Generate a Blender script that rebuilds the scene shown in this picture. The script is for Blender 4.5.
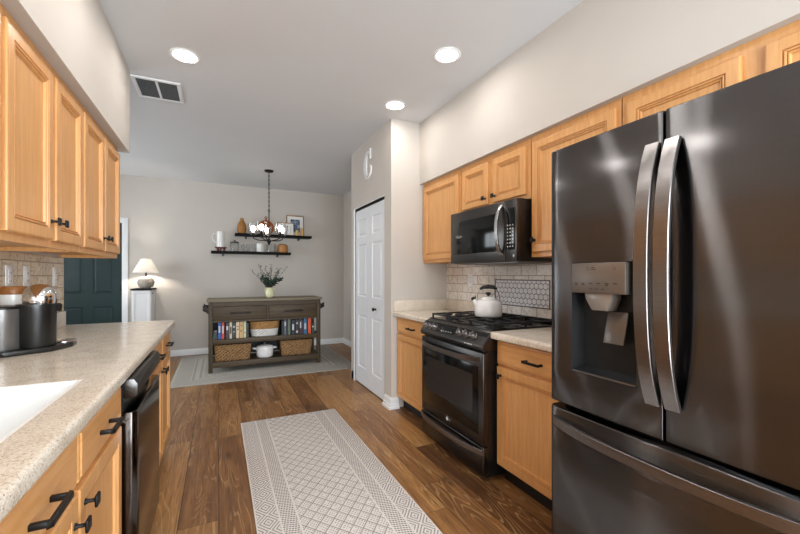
import bpy, bmesh, math, random
from mathutils import Matrix, Vector
random.seed(7)
PI = math.pi
SC = bpy.context.scene
for o in list(bpy.data.objects): bpy.data.objects.remove(o)

# ------------------------------------------------------------------ camera
cam_d = bpy.data.cameras.new('camera'); cam = bpy.data.objects.new('camera', cam_d)
SC.collection.objects.link(cam); SC.camera = cam
cam.location = (0, 0, 1.2556)
cam.rotation_euler = (PI/2, 0, -math.radians(25.575))
cam_d.sensor_width = 36; cam_d.lens = 378.58/800*36
cam_d.shift_y = 8.2/800
cam_d.clip_start = 0.02

# ------------------------------------------------------------------ world, lights, exposure
SC.view_settings.view_transform = 'Standard'
SC.view_settings.look = 'None'
SC.view_settings.exposure = -0.08
SC.view_settings.gamma = 1.0
SC.view_settings.use_curve_mapping = False
SC.cycles.transparent_max_bounces = 40
W = bpy.data.worlds.new('world'); SC.world = W; W.use_nodes = True
bg = W.node_tree.nodes['Background']
bg.inputs[0].default_value = (0.75, 0.86, 1.0, 1); bg.inputs[1].default_value = 1.0

def area_light(name, loc, rot, sx, sy, power, col=(1, 1, 1)):
    d = bpy.data.lights.new(name, 'AREA'); d.shape = 'RECTANGLE'; d.size = sx; d.size_y = sy
    d.energy = power; d.color = col
    o = bpy.data.objects.new(name, d); SC.collection.objects.link(o)
    o.location = loc; o.rotation_euler = rot
    return o
# added daylight fill lights, standing in made-up rear glass doors and dining side window
area_light('added_fill_rear', (0.55, -2.02, 1.25), (PI/2, 0, 0), 2.2, 2.1, 265, (0.88, 0.95, 1.0))
area_light('added_fill_side', (-2.92, 5.3, 1.5), (PI/2, 0, -PI/2), 1.5, 1.5, 68, (0.90, 0.96, 1.0))
CAN_STRENGTH = 92.0
BULB_STRENGTH = 14.0

# ------------------------------------------------------------------ helpers
def lin(v):
    v /= 255.0
    return v/12.92 if v <= 0.04045 else ((v+0.055)/1.055)**2.4
def rgb(r, g, b): return (lin(r), lin(g), lin(b), 1.0)

class MB:
    """collects shapes in one bmesh"""
    def __init__(s): s.bm = bmesh.new(); s.mi = 0
    def _add(s, t, M=None):
        for f in t.faces: f.material_index = s.mi
        me = bpy.data.meshes.new('tmp'); t.to_mesh(me); t.free()
        if M is not None: me.transform(M)
        s.bm.from_mesh(me); bpy.data.meshes.remove(me)
    def box(s, x0, x1, y0, y1, z0, z1, bev=0, seg=2, M=None):
        t = bmesh.new(); bmesh.ops.create_cube(t, size=1)
        for v in t.verts:
            v.co = Vector(((x0+x1)/2+v.co.x*(x1-x0), (y0+y1)/2+v.co.y*(y1-y0), (z0+z1)/2+v.co.z*(z1-z0)))
        if bev > 0:
            bmesh.ops.bevel(t, geom=list(t.edges), offset=bev, segments=seg, profile=0.5, affect='EDGES')
        s._add(t, M); return s
    def prism(s, pts, axis, a, b, bev=0, M=None):
        """pts 2D polygon; axis 'x': pts are (y,z); 'y': (x,z); 'z': (x,y)"""
        t = bmesh.new()
        def mk(p, h):
            return {'x': (h, p[0], p[1]), 'y': (p[0], h, p[1]), 'z': (p[0], p[1], h)}[axis]
        A = [t.verts.new(mk(p, a)) for p in pts]; B = [t.verts.new(mk(p, b)) for p in pts]
        n = len(pts)
        t.faces.new(A); t.faces.new(B[::-1])
        for i in range(n): t.faces.new((A[i], B[i], B[(i+1) % n], A[(i+1) % n]))
        bmesh.ops.recalc_face_normals(t, faces=list(t.faces))
        if bev > 0: bmesh.ops.bevel(t, geom=list(t.edges), offset=bev, segments=2, profile=0.5, affect='EDGES')
        s._add(t, M); return s
    def lathe(s, prof, c=(0, 0, 0), seg=24, M=None, cap=True):
        t = bmesh.new(); rings = []
        for r, z in prof:
            if r < 1e-6: rings.append([t.verts.new((c[0], c[1], c[2]+z))])
            else: rings.append([t.verts.new((c[0]+r*math.cos(2*PI*k/seg), c[1]+r*math.sin(2*PI*k/seg), c[2]+z)) for k in range(seg)])
        for a, b in zip(rings, rings[1:]):
            for k in range(seg):
                j = (k+1) % seg
                if len(a) == 1 and len(b) == 1: continue
                if len(a) == 1: t.faces.new((a[0], b[k], b[j]))
                elif len(b) == 1: t.faces.new((a[k], b[0], a[j]))
                else: t.faces.new((a[k], b[k], b[j], a[j]))
        if cap:
            for r in (rings[0], rings[-1]):
                if len(r) > 1: t.faces.new(r)
        bmesh.ops.recalc_face_normals(t, faces=list(t.faces))
        s._add(t, M); return s
    def sweep(s, pts, sec, side=None, caps=True, closed=False, M=None):
        """sec: list of 2D points (n,b) or list of such lists per path point"""
        t = bmesh.new(); P = [Vector(p) for p in pts]; n = len(P); rings = []
        prevn = None
        for i in range(n):
            if closed: d = (P[(i+1) % n]-P[i-1])
            else: d = P[min(i+1, n-1)]-P[max(i-1, 0)]
            d.normalize()
            if side is not None: ref = Vector(side)
            elif prevn is not None: ref = prevn
            else: ref = Vector((0, 0, 1)) if abs(d.z) < 0.9 else Vector((1, 0, 0))
            u = ref-d*ref.dot(d); u.normalize(); w = d.cross(u); prevn = u
            sc = sec[i] if isinstance(sec[0], list) else sec
            rings.append([t.verts.new(P[i]+u*a+w*b) for a, b in sc])
        m = len(rings[0])
        rng = range(n) if closed else range(n-1)
        for i in rng:
            a, b = rings[i], rings[(i+1) % n]
            for k in range(m): t.faces.new((a[k], b[k], b[(k+1) % m], a[(k+1) % m]))
        if caps and not closed: t.faces.new(rings[0]); t.faces.new(rings[-1][::-1])
        bmesh.ops.recalc_face_normals(t, faces=list(t.faces))
        s._add(t, M); return s
    def tube(s, pts, r, seg=10, closed=False, M=None):
        if isinstance(r, (int, float)): r = [r]*len(pts)
        secs = [[(q*math.cos(2*PI*k/seg), q*math.sin(2*PI*k/seg)) for k in range(seg)] for q in r]
        return s.sweep(pts, secs, closed=closed, M=M)
    def rings(s, x0, x1, z0, z1, prof, M=None):
        """raised or sunk panel facing -y: prof = [(inset, y), ...] from outer back edge to the middle"""
        t = bmesh.new(); R = []
        for i, y in prof:
            R.append([t.verts.new(p) for p in ((x0+i, y, z0+i), (x1-i, y, z0+i), (x1-i, y, z1-i), (x0+i, y, z1-i))])
        for a, b in zip(R, R[1:]):
            for k in range(4): t.faces.new((a[k], a[(k+1) % 4], b[(k+1) % 4], b[k]))
        t.faces.new(R[-1]); t.faces.new(R[0][::-1])
        s._add(t, M); return s
    def ball(s, c, rx, ry=None, rz=None, u=20, v=12, M=None):
        t = bmesh.new(); bmesh.ops.create_uvsphere(t, u_segments=u, v_segments=v, radius=1)
        ry = rx if ry is None else ry; rz = rx if rz is None else rz
        for q in t.verts: q.co = Vector((c[0]+q.co.x*rx, c[1]+q.co.y*ry, c[2]+q.co.z*rz))
        s._add(t, M); return s
    def text(s, body, size, M, ext=0.0006):
        cu = bpy.data.curves.new('tmp', 'FONT'); cu.body = body; cu.size = size; cu.extrude = ext
        cu.align_x = 'CENTER'; cu.align_y = 'CENTER'
        ob = bpy.data.objects.new('tmp', cu); SC.collection.objects.link(ob)
        bpy.context.view_layer.update()
        me = bpy.data.meshes.new_from_object(ob.evaluated_get(bpy.context.evaluated_depsgraph_get()))
        bpy.data.objects.remove(ob)
        me.transform(M); n0 = len(s.bm.faces); s.bm.from_mesh(me); bpy.data.meshes.remove(me)
        s.bm.faces.ensure_lookup_table()
        for f in s.bm.faces[n0:]: f.material_index = s.mi
        return s
    def build(s, name, mats, parent=None, loc=None, smooth=35, rz=0):
        bm = s.bm; th = math.radians(smooth)
        for f in bm.faces: f.smooth = True
        for e in bm.edges:
            e.smooth = len(e.link_faces) == 2 and e.calc_face_angle(0) < th
        me = bpy.data.meshes.new(name); bm.to_mesh(me); bm.free()
        for m in (mats if isinstance(mats, (list, tuple)) else [mats]): me.materials.append(m)
        o = bpy.data.objects.new(name, me); SC.collection.objects.link(o)
        if parent is not None: o.parent = parent
        if loc is not None: o.location = loc
        o.rotation_euler.z = rz
        return o

def tag(o, label, cat, group=None):
    o['label'] = label; o['category'] = cat
    if group: o['group'] = group
    return o
def thing(name, label, cat, loc=(0, 0, 0), rz=0, group=None):
    o = bpy.data.objects.new(name, None); SC.collection.objects.link(o)
    o.empty_display_size = 0.05
    o.location = loc; o.rotation_euler.z = rz
    return tag(o, label, cat, group)
def struct(o): o['kind'] = 'structure'; return o
def dup(root, loc, label, rz=None):
    bpy.context.view_layer.update()
    def cp(o, par):
        c = o.copy(); SC.collection.objects.link(c)
        if par is not None: c.parent = par
        for ch in o.children: cp(ch, c)
        return c
    r = cp(root, None); r.location = loc; r['label'] = label
    if rz is not None: r.rotation_euler.z = rz
    return r

# ------------------------------------------------------------------ node maths
class S:
    def __init__(s, nt, k): s.nt = nt; s.k = k
    def m(s, op, *a):
        n = s.nt.nodes.new('ShaderNodeMath'); n.operation = op
        for i, v in enumerate((s,)+a):
            if isinstance(v, S): s.nt.links.new(v.k, n.inputs[i])
            else: n.inputs[i].default_value = v
        return S(s.nt, n.outputs[0])
    def __add__(s, o): return s.m('ADD', o)
    __radd__ = __add__
    def __mul__(s, o): return s.m('MULTIPLY', o)
    __rmul__ = __mul__
    def __sub__(s, o): return s.m('SUBTRACT', o)
    def __rsub__(s, o): return (s*-1.0)+o
    def __truediv__(s, o): return s.m('DIVIDE', o)
    def floor(s): return s.m('FLOOR')
    def fr(s): return s.m('FRACT')
    def abs(s): return s.m('ABSOLUTE')
    def sin(s): return s.m('SINE')
    def lt(s, o): return s.m('LESS_THAN', o)
    def gt(s, o): return s.m('GREATER_THAN', o)
    def max(s, o): return s.m('MAXIMUM', o)
    def min(s, o): return s.m('MINIMUM', o)
    def mod(s, o): return s.m('MODULO', o)
    def between(s, a, b): return s.gt(a)*s.lt(b)
    def ss(s, a, b):
        n = s.nt.nodes.new('ShaderNodeMapRange'); n.interpolation_type = 'SMOOTHSTEP'
        s.nt.links.new(s.k, n.inputs[0]); n.inputs[1].default_value = a; n.inputs[2].default_value = b
        return S(s.nt, n.outputs[0])

class Mat:
    def __init__(s, name, base=(0.5, 0.5, 0.5, 1), rough=0.5, metal=0.0, spec=0.5, **kw):
        s.mat = bpy.data.materials.new(name); s.mat.use_nodes = True
        s.nt = s.mat.node_tree; s.b = s.nt.nodes['Principled BSDF']
        s.b.inputs['Base Color'].default_value = base; s.b.inputs['Roughness'].default_value = rough
        s.b.inputs['Metallic'].default_value = metal; s.b.inputs['Specular IOR Level'].default_value = spec
        for k, v in kw.items(): s.b.inputs[k.replace('_', ' ')].default_value = v
        s._tc = None
    def tc(s, out='Object'):
        if s._tc is None: s._tc = s.nt.nodes.new('ShaderNodeTexCoord')
        return s._tc.outputs[out]
    def xyz(s, out='Object'):
        n = s.nt.nodes.new('ShaderNodeSeparateXYZ'); s.nt.links.new(s.tc(out), n.inputs[0])
        return [S(s.nt, n.outputs[i]) for i in range(3)]
    def vec(s, *c):
        n = s.nt.nodes.new('ShaderNodeCombineXYZ')
        for i, v in enumerate(c):
            if isinstance(v, S): s.nt.links.new(v.k, n.inputs[i])
            else: n.inputs[i].default_value = v
        return n.outputs[0]
    def noise(s, scale=5, detail=3, rough=0.5, vec=None, stretch=(1, 1, 1), dist=0, off=(0, 0, 0)):
        mp = s.nt.nodes.new('ShaderNodeMapping'); mp.inputs['Scale'].default_value = stretch
        mp.inputs['Location'].default_value = off
        s.nt.links.new(vec if vec is not None else s.tc(), mp.inputs[0])
        n = s.nt.nodes.new('ShaderNodeTexNoise'); n.inputs['Scale'].default_value = scale
        n.inputs['Detail'].default_value = detail; n.inputs['Roughness'].default_value = rough
        n.inputs['Distortion'].default_value = dist
        s.nt.links.new(mp.outputs[0], n.inputs['Vector'])
        return S(s.nt, n.outputs['Fac'])
    def white(s, vec):
        n = s.nt.nodes.new('ShaderNodeTexWhiteNoise'); n.noise_dimensions = '3D'
        s.nt.links.new(vec, n.inputs['Vector']); return S(s.nt, n.outputs['Value'])
    def voro(s, scale, vec=None, feature='F1', out='Distance'):
        n = s.nt.nodes.new('ShaderNodeTexVoronoi'); n.feature = feature; n.inputs['Scale'].default_value = scale
        s.nt.links.new(vec if vec is not None else s.tc(), n.inputs['Vector'])
        return S(s.nt, n.outputs[out])
    def ramp(s, f, stops):
        n = s.nt.nodes.new('ShaderNodeValToRGB'); el = n.color_ramp.elements
        while len(el) < len(stops): el.new(0.5)
        for e, (p, c) in zip(el, stops): e.position = p; e.color = c
        s.nt.links.new(f.k, n.inputs[0]); return n.outputs[0]
    def mix(s, f, a, b):
        n = s.nt.nodes.new('ShaderNodeMix'); n.data_type = 'RGBA'
        for i, v in ((0, f), (6, a), (7, b)):
            if isinstance(v, S): s.nt.links.new(v.k, n.inputs[i])
            elif hasattr(v, 'is_output'): s.nt.links.new(v, n.inputs[i])
            else: n.inputs[i].default_value = v
        return n.outputs[2]
    def set(s, inp, v):
        s.nt.links.new(v.k if isinstance(v, S) else v, s.b.inputs[inp]); return s
    def bump(s, h, strength=0.3, dist=0.002):
        n = s.nt.nodes.new('ShaderNodeBump'); n.inputs['Strength'].default_value = strength
        n.inputs['Distance'].default_value = dist
        s.nt.links.new(h.k, n.inputs['Height']); s.nt.links.new(n.outputs[0], s.b.inputs['Normal']); return s

def plain(name, col, rough=0.5, metal=0.0, spec=0.5, var=0.06, scale=12, bump=0, **kw):
    m = Mat(name, col, rough, metal, spec, **kw)
    n = m.noise(scale, 3)
    lo = tuple(c*(1-var) for c in col[:3])+(1,); hi = tuple(min(1, c*(1+var)) for c in col[:3])+(1,)
    m.set('Base Color', m.ramp(n, [(0.3, lo), (0.7, hi)]))
    if bump: m.bump(m.noise(scale*25, 2), bump, 0.001)
    return m.mat

def wood(name, dark, light, rough=0.4, axis=2, scale=1.0, spec=0.4):
    m = Mat(name, light, rough, 0, spec)
    st = [14, 14, 14]; st[axis] = 0.9
    n1 = m.noise(2.2*scale, 4, 0.55, stretch=tuple(st), dist=0.6)
    n2 = m.noise(9*scale, 4, 0.6, stretch=tuple(st))
    m.set('Base Color', m.ramp(n1*0.7+n2*0.3, [(0.32, dark), (0.62, light)]))
    m.bump(n2, 0.08, 0.001)
    return m.mat

# ------------------------------------------------------------------ materials
m_wall = plain('greige wall paint', rgb(198, 191, 183), 0.75, var=0.015, scale=3, bump=0.05)
m_ceil = plain('ceiling paint', rgb(211, 212, 214), 0.9, var=0.01, scale=2, bump=0.08)
m_white = plain('white trim paint', rgb(232, 233, 234), 0.4, var=0.01)
m_doorw = plain('white door paint', rgb(226, 230, 235), 0.42, var=0.01)
m_green = plain('dark green door paint', rgb(26, 47, 48), 0.38, var=0.05)
m_maple = wood('honey maple', rgb(200, 143, 86), rgb(217, 163, 104), 0.33, 2, 1.7)
m_mapleh = wood('honey maple across', rgb(200, 143, 86), rgb(217, 163, 104), 0.33, 0, 1.7)
m_black = plain('matte black metal', rgb(22, 21, 21), 0.42, 0.6, var=0.1)
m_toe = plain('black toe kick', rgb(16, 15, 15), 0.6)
m_iron = plain('cast iron', rgb(24, 24, 25), 0.5, 0.2, var=0.15, scale=60)
m_blackgloss = plain('black glass', rgb(9, 10, 10), 0.12, 0, 0.35, var=0.05)
m_blackpl = plain('black plastic', rgb(17, 18, 18), 0.32, var=0.08)
m_greypl = plain('grey plastic', rgb(140, 136, 132), 0.35, 0.3, var=0.03)
m_chrome = plain('chrome', rgb(225, 225, 228), 0.06, 1.0, var=0.01)
m_enamel = plain('white enamel', rgb(240, 240, 240), 0.14, 0, 0.5, var=0.01, Coat_Weight=0.5)
m_ceramic = plain('white ceramic', rgb(232, 231, 228), 0.25, var=0.02)
m_cream = plain('cream glaze', rgb(225, 222, 180), 0.25, var=0.04)
m_sink = plain('white composite', rgb(240, 240, 238), 0.3, var=0.01)
m_marks = plain('pale print', rgb(205, 205, 205), 0.5)
m_darkmark = plain('dark print', rgb(60, 56, 53), 0.5)
m_shelf = wood('espresso shelf wood', rgb(13, 11, 10), rgb(24, 20, 18), 0.6, 0, 1.0, 0.15)
m_cons = wood('grey brown oak', rgb(58, 46, 32), rgb(86, 71, 50), 0.55, 0)
m_consv = wood('grey brown oak upright', rgb(54, 43, 30), rgb(80, 66, 46), 0.55, 2)
m_constop = wood('weathered grey top', rgb(108, 99, 82), rgb(140, 129, 108), 0.6, 0)
m_gold = plain('antique gold frame', rgb(150, 108, 48), 0.35, 0.5)
m_paper = plain('white mat board', rgb(228, 226, 222), 0.7, var=0.01)
m_page = plain('book pages', rgb(225, 215, 195), 0.8, var=0.03, scale=80)
m_brownvase = plain('tan stoneware', rgb(160, 108, 50), 0.6, var=0.1, scale=20)
m_board = wood('reddish wood board', rgb(122, 62, 28), rgb(168, 92, 44), 0.4, 2)
m_riser = wood('dark red wood', rgb(82, 30, 20), rgb(112, 46, 30), 0.35, 0)
m_bamboo = wood('tan wood canister', rgb(158, 106, 58), rgb(184, 130, 76), 0.5, 2)
m_leaf = plain('dusty green leaf', rgb(48, 76, 62), 0.6, var=0.35, scale=40)
m_stem = plain('brown twig', rgb(66, 52, 38), 0.7)
m_stone = plain('speckled stoneware', rgb(168, 158, 145), 0.6, var=0.1, scale=90)
m_rubber = plain('rubber seal', rgb(8, 8, 8), 0.7)

def mk_emit(name, col, strength):
    m = bpy.data.materials.new(name); m.use_nodes = True; nt = m.node_tree
    b = nt.nodes['Principled BSDF']; b.inputs['Base Color'].default_value = (0.9, 0.9, 0.9, 1)
    b.inputs['Emission Color'].default_value = col; b.inputs['Emission Strength'].default_value = strength
    return m
m_can = mk_emit('lit lens', (1.0, 0.96, 0.91, 1), CAN_STRENGTH)
m_bulb = mk_emit('lit bulb', (1.0, 0.90, 0.76, 1), BULB_STRENGTH)
m_lcd = mk_emit('dark display', (0.5, 0.7, 0.8, 1), 0.01)

def mk_glass(name, tint=(0.97, 0.98, 0.98, 1), gl=0.9):
    m = bpy.data.materials.new(name); m.use_nodes = True; nt = m.node_tree
    nt.nodes.remove(nt.nodes['Principled BSDF']); out = nt.nodes['Material Output']
    t = nt.nodes.new('ShaderNodeBsdfTransparent'); t.inputs[0].default_value = tint
    g = nt.nodes.new('ShaderNodeBsdfGlossy'); g.inputs['Roughness'].default_value = 0.03
    lw = nt.nodes.new('ShaderNodeLayerWeight'); lw.inputs[0].default_value = 0.5
    mu = nt.nodes.new('ShaderNodeMath'); mu.operation = 'MULTIPLY'; mu.inputs[1].default_value = gl
    mx = nt.nodes.new('ShaderNodeMixShader')
    pw = nt.nodes.new('ShaderNodeMath'); pw.operation = 'POWER'; pw.inputs[1].default_value = 2.2
    nt.links.new(lw.outputs['Facing'], pw.inputs[0]); nt.links.new(pw.outputs[0], mu.inputs[0]); nt.links.new(mu.outputs[0], mx.inputs[0])
    nt.links.new(t.outputs[0], mx.inputs[1]); nt.links.new(g.outputs[0], mx.inputs[2]); nt.links.new(mx.outputs[0], out.inputs[0])
    return m
m_glass = mk_glass('clear glass', (0.978, 0.982, 0.984, 1), 1.0)
m_smoke = mk_glass('smoky plastic', (0.62, 0.62, 0.63, 1))

def mk_shade():
    m = bpy.data.materials.new('linen lamp shade'); m.use_nodes = True; nt = m.node_tree
    nt.nodes.remove(nt.nodes['Principled BSDF']); out = nt.nodes['Material Output']
    d = nt.nodes.new('ShaderNodeBsdfDiffuse'); d.inputs[0].default_value = (0.88, 0.86, 0.82, 1)
    t = nt.nodes.new('ShaderNodeBsdfTranslucent'); t.inputs[0].default_value = (0.95, 0.92, 0.87, 1)
    mx = nt.nodes.new('ShaderNodeMixShader'); mx.inputs[0].default_value = 0.42
    nt.links.new(d.outputs[0], mx.inputs[1]); nt.links.new(t.outputs[0], mx.inputs[2]); nt.links.new(mx.outputs[0], out.inputs[0])
    return m
m_shade = mk_shade()

def mk_steel(name, col, rough, aniso, rot=0.0, coat=0.0):
    m = Mat(name, col, rough, 1.0)
    m.b.inputs['Coat Weight'].default_value = coat; m.b.inputs['Coat Roughness'].default_value = 0.07
    tn = m.nt.nodes.new('ShaderNodeTangent'); tn.direction_type = 'RADIAL'; tn.axis = 'Z'
    m.nt.links.new(tn.outputs[0], m.b.inputs['Tangent'])
    m.b.inputs['Anisotropic'].default_value = aniso; m.b.inputs['Anisotropic Rotation'].default_value = rot
    n = m.noise(6, 3, stretch=(1, 1, 60))
    lo = tuple(c*0.94 for c in col[:3])+(1,); hi = tuple(c*1.06 for c in col[:3])+(1,)
    m.set('Base Color', m.ramp(n, [(0.3, lo), (0.7, hi)]))
    return m.mat
def mk_brushed(name, col, streak_rough, streak_aniso, iso_rough, iso_share):
    """horizontally brushed metal: highlights stretch upright, plus a softer clear reflection"""
    m = bpy.data.materials.new(name); m.use_nodes = True; nt = m.node_tree
    nt.nodes.remove(nt.nodes['Principled BSDF']); out = nt.nodes['Material Output']
    tn = nt.nodes.new('ShaderNodeTangent'); tn.direction_type = 'RADIAL'; tn.axis = 'Z'
    tc = nt.nodes.new('ShaderNodeTexCoord'); mp = nt.nodes.new('ShaderNodeMapping'); mp.inputs['Scale'].default_value = (3, 3, 240)
    nz = nt.nodes.new('ShaderNodeTexNoise'); nz.inputs['Scale'].default_value = 1.0; nz.inputs['Detail'].default_value = 2
    rp = nt.nodes.new('ShaderNodeValToRGB')
    rp.color_ramp.elements[0].position = 0.3; rp.color_ramp.elements[0].color = tuple(c*0.96 for c in col[:3])+(1,)
    rp.color_ramp.elements[1].position = 0.7; rp.color_ramp.elements[1].color = tuple(c*1.04 for c in col[:3])+(1,)
    a = nt.nodes.new('ShaderNodeBsdfAnisotropic'); a.inputs['Roughness'].default_value = streak_rough; a.inputs['Anisotropy'].default_value = streak_aniso
    b = nt.nodes.new('ShaderNodeBsdfAnisotropic'); b.inputs['Roughness'].default_value = iso_rough
    mx = nt.nodes.new('ShaderNodeMixShader'); mx.inputs[0].default_value = iso_share
    L_ = nt.links.new
    L_(tc.outputs['Object'], mp.inputs[0]); L_(mp.outputs[0], nz.inputs['Vector']); L_(nz.outputs['Fac'], rp.inputs[0])
    L_(rp.outputs[0], a.inputs['Color']); L_(rp.outputs[0], b.inputs['Color']); L_(tn.outputs[0], a.inputs['Tangent'])
    L_(a.outputs[0], mx.inputs[1]); L_(b.outputs[0], mx.inputs[2]); L_(mx.outputs[0], out.inputs[0])
    return m
m_bsteel = mk_brushed('black stainless', rgb(98, 97, 98), 0.235, 0.86, 0.17, 0.3)
m_bsteel2 = mk_steel('black stainless trim', rgb(84, 82, 81), 0.3, 0.5)
m_handle = mk_steel('brushed handle steel', rgb(132, 128, 127), 0.3, 0.4)
m_steel = mk_steel('bright steel', rgb(205, 203, 200), 0.22, 0.3)

def mk_granite():
    m = Mat('speckled stone counter', rgb(214, 201, 180), 0.16, 0, 0.5)
    a = m.noise(160, 3, 0.7); b = m.voro(170, out='Color'); c = m.noise(12, 3)
    col = m.ramp(a*0.75+c*0.25, [(0.36, rgb(188, 173, 153)), (0.46, rgb(216, 205, 189)), (0.6, rgb(231, 223, 210))])
    sp = m.noise(260, 2, 0.6)
    m.set('Base Color', m.mix(sp.gt(0.655), col, rgb(140, 118, 92)))
    return m.mat
m_granite = mk_granite()

def mk_floor():
    m = Mat('oak planks', rgb(140, 96, 56), 0.32, 0, 0.45)
    x, y, z = m.xyz()
    pw, pl = 0.185, 1.35
    ix = (x/pw).floor()
    off = m.white(m.vec(ix, 3.7, 1.3))
    yy = y/pl+off*5.0
    iy = yy.floor()
    tone = m.white(m.vec(ix, iy, 9.1))
    fx = (x/pw).fr(); fy = yy.fr()
    g1 = m.noise(1.0, 4, 0.6, vec=m.vec(x*26.0+tone*40.0, y*1.6+tone*17.0, tone*9.0), dist=1.0)
    g2 = m.noise(1.0, 5, 0.65, vec=m.vec(x*110.0, y*5.0+tone*11.0, tone*3.0))
    g3 = m.noise(1.0, 2, 0.5, vec=m.vec(x*7.0+tone*23.0, y*1.3+tone*31.0, 2.0))
    # cathedral rings
    rr = m.noise(1.0, 2, 0.4, vec=m.vec(x*6.5+tone*13.0, y*0.85+tone*7.0, tone*5.0), dist=0.4)
    ring = (rr*24.0).fr()
    ring = ring.between(0.0, 0.25)*g3.ss(0.42, 0.58)
    kn = m.voro(1.0, vec=m.vec(x*3.6, y*1.3, 0.5))
    knot = 1.0-(kn+g2*0.12).ss(0.08, 0.2)
    c = m.ramp(g1*0.5+tone*0.38+g3*0.2, [(0.30, rgb(78, 50, 28)), (0.52, rgb(130, 88, 50)), (0.78, rgb(170, 124, 74))])
    c = m.mix(ring*0.4, c, rgb(196, 160, 114))
    c = m.mix(g2.ss(0.45, 0.7)*0.6, c, rgb(84, 54, 30))
    c = m.mix(knot*0.75, c, rgb(46, 28, 18))
    seam = fx.lt(0.014).max(fx.gt(0.986)).max(fy.lt(0.0022))
    c = m.mix(seam*0.75, c, rgb(44, 28, 17))
    m.set('Base Color', c)
    m.set('Roughness', g2*0.2+0.26)
    m.bump(g2*0.4-seam*1.0, 0.12, 0.002)
    return m.mat
m_floor = mk_floor()

def mk_marble_tile(name, rh, tw, u_axis, warm, grout):
    """running-bond stone tile on a wall: u along the wall, z up"""
    m = Mat(name, rgb(220, 215, 208), 0.22, 0, 0.5)
    p = m.xyz(); u = p[u_axis]; z = p[2]
    rz = z/rh; ir = rz.floor()
    uu = u/tw+(ir*0.5)
    iu = uu.floor()
    t = m.white(m.vec(ir, iu, 2.0))
    v1 = m.noise(1.0, 4, 0.6, vec=m.vec(u*9.0+t*60.0, z*9.0+t*31.0, t*10.0), dist=1.5)
    vein = 1.0-(v1-0.5).abs().ss(0.0, 0.028)
    cl = m.noise(1.0, 3, 0.5, vec=m.vec(u*5.0+t*20.0, z*5.0, t*10.0))
    a, b, v = warm
    c = m.ramp(cl*0.6+t*0.4, [(0.25, a), (0.75, b)])
    c = m.mix(vein*0.5, c, v)
    fu = uu.fr(); fz = rz.fr(); gu = 0.0035/tw; gz = 0.0035/rh
    g = fu.lt(gu).max(fu.gt(1-gu*0.5)).max(fz.lt(gz)).max(fz.gt(1-gz*0.5))
    m.set('Base Color', m.mix(g, c, grout))
    m.set('Roughness', g*0.5+0.2)
    m.bump(1.0-g, 0.5, 0.002)
    return m.mat
m_tile_r = mk_marble_tile('stone subway tile', 0.0785, 0.155, 1, (rgb(226, 221, 214), rgb(244, 241, 237), rgb(160, 140, 118)), rgb(158, 146, 132))
m_tile_l = mk_marble_tile('stone subway tile left', 0.0785, 0.155, 1, (rgb(206, 188, 162), rgb(226, 212, 190), rgb(132, 100, 72)), rgb(150, 130, 106))
m_hex = plain('pale marble hex', rgb(232, 233, 238), 0.25, var=0.08, scale=25)
m_grout = plain('dark grout', rgb(58, 56, 58), 0.8)

def mk_runner():
    m = Mat('woven runner', rgb(214, 208, 202), 0.95, 0, 0.1)
    x, y, z = m.xyz()
    ax = x.abs()
    light = rgb(220, 214, 208); mid = rgb(160, 152, 147); dark = rgb(92, 86, 84)
    # centre lattice
    a = (x/0.072+y/0.09); b = (x/0.072-y/0.09)
    fa = (a.fr()-0.5).abs(); fb = (b.fr()-0.5).abs()
    inner = fa.max(fb)
    lat = inner.gt(0.445)
    dots = ((a*4.0).fr()).lt(0.5)*((b*4.0).fr()).lt(0.55)*inner.lt(0.40)
    dn = m.noise(55, 2).gt(0.40)
    cen = (lat*0.8).max(dots*dn*0.75)*ax.lt(0.198)
    # hatched band
    hs = ((y/0.0165+x/0.055).fr()).lt(0.52)*((x/0.0145-y/0.06).fr()).lt(0.74)
    band = hs*ax.between(0.207, 0.284)
    # outer diamonds
    xc = (ax-0.345)/0.052
    yd = ((y/0.135).fr()-0.5)*2.0
    dd = xc.abs()+yd.abs()
    ringd = ((dd*2.6+0.1).fr()).lt(0.46)
    outb = ringd*ax.between(0.293, 0.397)*0.75
    wv = m.noise(320, 1)
    f = cen.max(band).max(outb)
    f = f*(wv.ss(0.25, 0.55)*0.55+0.45)
    c = m.mix(f, light, dark)
    c = m.mix(m.noise(400, 2)*0.25, c, mid)
    m.set('Base Color', c); m.bump(m.noise(420, 2), 0.35, 0.002)
    return m.mat
m_runner = mk_runner()

def mk_rug():
    m = Mat('woven area rug', rgb(190, 186, 178), 0.95, 0, 0.1)
    x, y, z = m.xyz()
    ex = 1.11-x.abs(); ey = 0.885-y.abs(); e = ex.min(ey)
    light = rgb(178, 174, 166); dark = rgb(88, 85, 80)
    a = (x+y)/0.09; b = (x-y)/0.09
    lat = (a.fr()-0.5).abs().gt(0.42).max((b.fr()-0.5).abs().gt(0.42))
    inn = lat*e.gt(0.34)*0.55
    ln = e.between(0.215, 0.24).max(e.between(0.29, 0.315))
    dash = ln*((x+y)/0.03).fr().lt(0.6)*0.75
    bd = (((x/0.1).fr()-0.5).abs()+((y/0.1).fr()-0.5).abs())
    bor = ((bd*4.0).fr()).lt(0.4)*e.between(0.03, 0.2)*0.6
    f = inn.max(dash).max(bor)*(m.noise(200, 1).ss(0.3, 0.6)*0.5+0.5)
    c = m.mix(f, light, dark)
    c = m.mix(m.noise(300, 2)*0.3, c, rgb(130, 127, 120))
    m.set('Base Color', c); m.bump(m.noise(300, 2), 0.3, 0.002)
    return m.mat
m_rug = mk_rug()

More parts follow.
